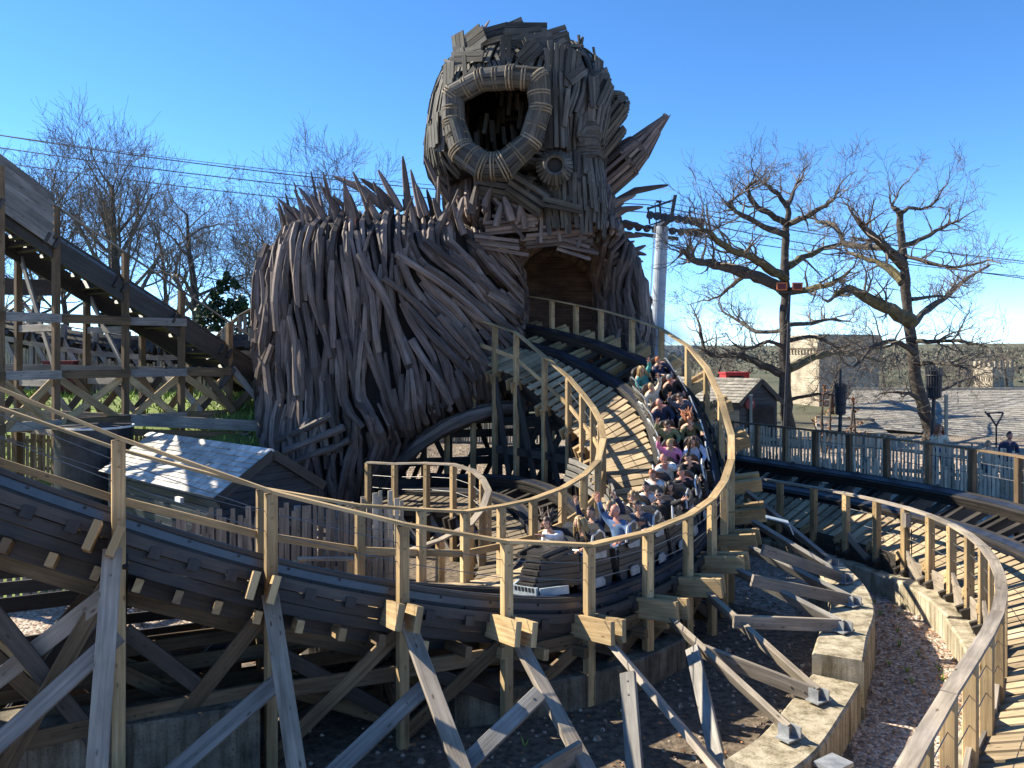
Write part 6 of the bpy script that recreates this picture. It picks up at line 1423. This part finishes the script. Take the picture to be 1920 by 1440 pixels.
    if style != 'bald' or beard:
        mb = MB(seed); b0 = [];
        if style != 'bald':
            n, k = 18, 13; q = []; keep = []
            for v in HV:
                u = v.normalized(); g = 1.1 + .07 * noise.noise(v * 38 + V(seed, 0, 0)); low = .05 if style == 'short' else -.15
                q.append(V(v.x * g, min(v.y * g, .09), v.z * g + .004))
            for fc in HF:
                c = sum((HV[i] for i in fc), Vector()) / 4
                hl = .055 if c.y > .03 else (.02 if c.y > -.01 else (-.045 if style == 'short' else -.1))
                if c.z > hl: keep.append(fc)
            add_mesh(mb, q, keep, 0, hm)
            if style in ('long', 'fly', 'pony'):
                for j in range(46 if style != 'pony' else 16):
                    a = R.uniform(-2.4, 2.4) + 3.14159; p = V(math.sin(a) * .08, math.cos(a) * .1, R.uniform(-.03, .1)); L_ = R.uniform(.2, .36)
                    dr = V(math.sin(a) * .3, math.cos(a) * .3 - .2, -1).normalized() if style == 'long' else V(R.uniform(-.5, .5), -.9, R.uniform(-.1, .7)).normalized()
                    if style == 'pony': p = V(0, -.1, .03) + rv(R) * .02; dr = V(R.uniform(-.2, .2), -.7, -.5).normalized()
                    pts = [p + dr * L_ * u + Z * (.04 * math.sin(u * 6 + j)) * u for u in (0, .33, .66, 1)]; mb.tube([hm @ x for x in pts], [.016, .02, .015, .005], 5)
        if beard:
            keep = [fc for fc in HF if (sum((HV[i] for i in fc), Vector()) / 4).z < -.045 and (sum((HV[i] for i in fc), Vector()) / 4).y > .0 and not (abs((sum((HV[i] for i in fc), Vector()) / 4).x) < .03 and (sum((HV[i] for i in fc), Vector()) / 4).z > -.085)]
            add_mesh(mb, [v * 1.06 for v in HV], keep, 0, hm)
        obj('hair', mb, M['h_' + hair], pm, smooth=True)
    return pm
def seat(row, side, dy=0, dx=0): # row 0 is the front car; side +1 inner, -1 outer
    return car_frame(L0 - PITCH * row) @ Matrix.Translation((side * .29 + dx, -.12 + dy, .40))
I_, O_ = 1, -1
RIDERS = [
 (0, I_, 'front rider with flying brown hair and a white patterned top, leaning forward', dict(hair='brown', style='fly', top='white', arms=('fwd', 'bar'), lean=.5, yaw=.5, pitch=-.2)),
 (0, O_, 'blond front rider in black with one hand thrown up beside the prow', dict(hair='blond', style='long', top='black', arms=('bar', 'out'), lean=.1, yaw=-.3)),
 (1, O_, 'balding laughing man in a denim jacket and blue jeans, second row', dict(skin='pink', hair='grey', style='bald', top='denim', arms=('bar', 'up'), legs='jeans', yaw=-.3, scale=1.06)),
 (1, I_, 'rider in a striped navy top with both hands raised high, behind the front row', dict(hair='brown', top='navy', arms=('up', 'up'), style='short')),
 (2, I_, 'fair-haired rider in navy ducking with arms lifted, third row', dict(hair='fair', style='short', top='navy', arms=('up', 'fwd'), lean=.3, pitch=-.3)),
 (2, O_, 'brown-haired man in a grey-black jacket looking down, third row', dict(hair='brown', top='slate', arms=('bar', 'fwd'), lean=.2, pitch=-.25, yaw=-.2, legs='cream')),
 (3, I_, 'fair-haired rider hiding behind an arm, fourth row', dict(hair='fair', style='long', top='cream', arms=('face', 'bar'), pitch=-.3)),
 (3, O_, 'dark curly-haired rider in sunglasses, black jacket arm stretched along the car', dict(hair='dark', style='short', top='black', arms=('out', 'bar'), specs=True, yaw=.3)),
 (4, I_, 'dark-haired rider in a plain white t-shirt', dict(hair='dark', style='short', top='white', sleeves=False, arms=('bar', 'fwd'), lean=.15)),
 (4, O_, 'dark-haired rider in an open black jacket bending toward the white t-shirt', dict(hair='dark', style='long', top='black', arms=('bar', 'bar'), lean=.25, yaw=.4, pitch=-.2)),
 (5, I_, 'ginger-haired rider in a thick white top, head tipped to one side', dict(hair='ginger', style='pony', top='white', arms=('bar', 'fwd'), pitch=-.15, tilt=.15)),
 (5, O_, 'red-faced man in a black jacket just behind the white t-shirt row', dict(skin='pink', hair='brown', top='black', arms=('bar', 'bar'), yaw=.2)),
 (6, I_, 'bald bearded man in a pale grey sweatshirt with folded arms', dict(skin='pink', hair='ginger', style='bald', beard=True, top='pale_grey', arms=('face', 'bar'), scale=1.07)),
 (6, O_, 'dark-haired rider in black gripping the bar, beside the bearded man', dict(hair='dark', style='short', top='black', arms=('bar', 'fwd'))),
 (7, I_, 'fair-haired rider in a bright pink jacket', dict(hair='blond', style='pony', top='pink', arms=('bar', 'up'), yaw=-.2, pitch=-.1)),
 (7, O_, 'brown-haired rider in a pale blue top with an open mouth', dict(hair='brown', style='long', top='pale_blue', arms=('bar', 'bar'))),
 (8, I_, 'rider with glasses in a khaki green jacket', dict(hair='brown', style='short', top='khaki', arms=('bar', 'up'), specs=True, yaw=.2)),
 (8, O_, 'rider whose long brown hair flies up behind, in an olive top', dict(hair='ginger', style='fly', top='olive', arms=('fwd', 'bar'))),
 (9, I_, 'bald man in a plain navy jumper, sitting tall on the inner side', dict(skin='pink', hair='dark', style='bald', beard=True, top='navy', arms=('bar', 'bar'), scale=1.08)),
 (9, O_, 'bearded man in a dark blue coat near the back', dict(hair='brown', beard=True, style='short', top='slate', arms=('bar', 'up'))),
 (10, I_, 'blond rider near the back with a hand raised above the head', dict(hair='blond', style='short', top='cream', arms=('up', 'bar'))),
 (10, O_, 'short-haired man in black near the back, looking aside', dict(skin='pink', hair='grey', style='short', top='black', arms=('bar', 'bar'), yaw=.3)),
 (11, I_, 'rear-row rider in teal with pale blond hair', dict(hair='blond', style='long', top='teal', arms=('up', 'bar'))),
 (11, O_, 'ginger-haired rider in navy in the rearmost row', dict(hair='ginger', style='short', top='navy', arms=('bar', 'fwd'))),
]
for k, (row, side, lab, kw) in enumerate(RIDERS): person(lab, seat(row, side), seed=100 + k, **kw)
for lab, px, py, d, kw in (('ginger-haired passer-by whose head shows above the picket fence', 1761, 793, 24.9, dict(hair='ginger', style='long', top='cream', yaw=.3)), ('passer-by in a navy coat looking over the fence near the right edge', 1892, 806, 24.2, dict(hair='dark', style='short', top='navy', skin='pink', yaw=.2)),
                           ('passer-by in cream half hidden behind the fence, left of the navy coat', 1852, 822, 24.3, dict(hair='fair', style='short', top='cream'))):
    c = P(px, py, d); m = Matrix.Translation((c.x, c.y, c.z - .93)) @ Matrix.Rotation(2.9, 4, 'Z'); person(lab, m, seed=int(px), standing=True, arms=('down', 'down'), group='passers-by behind the fence', **kw)
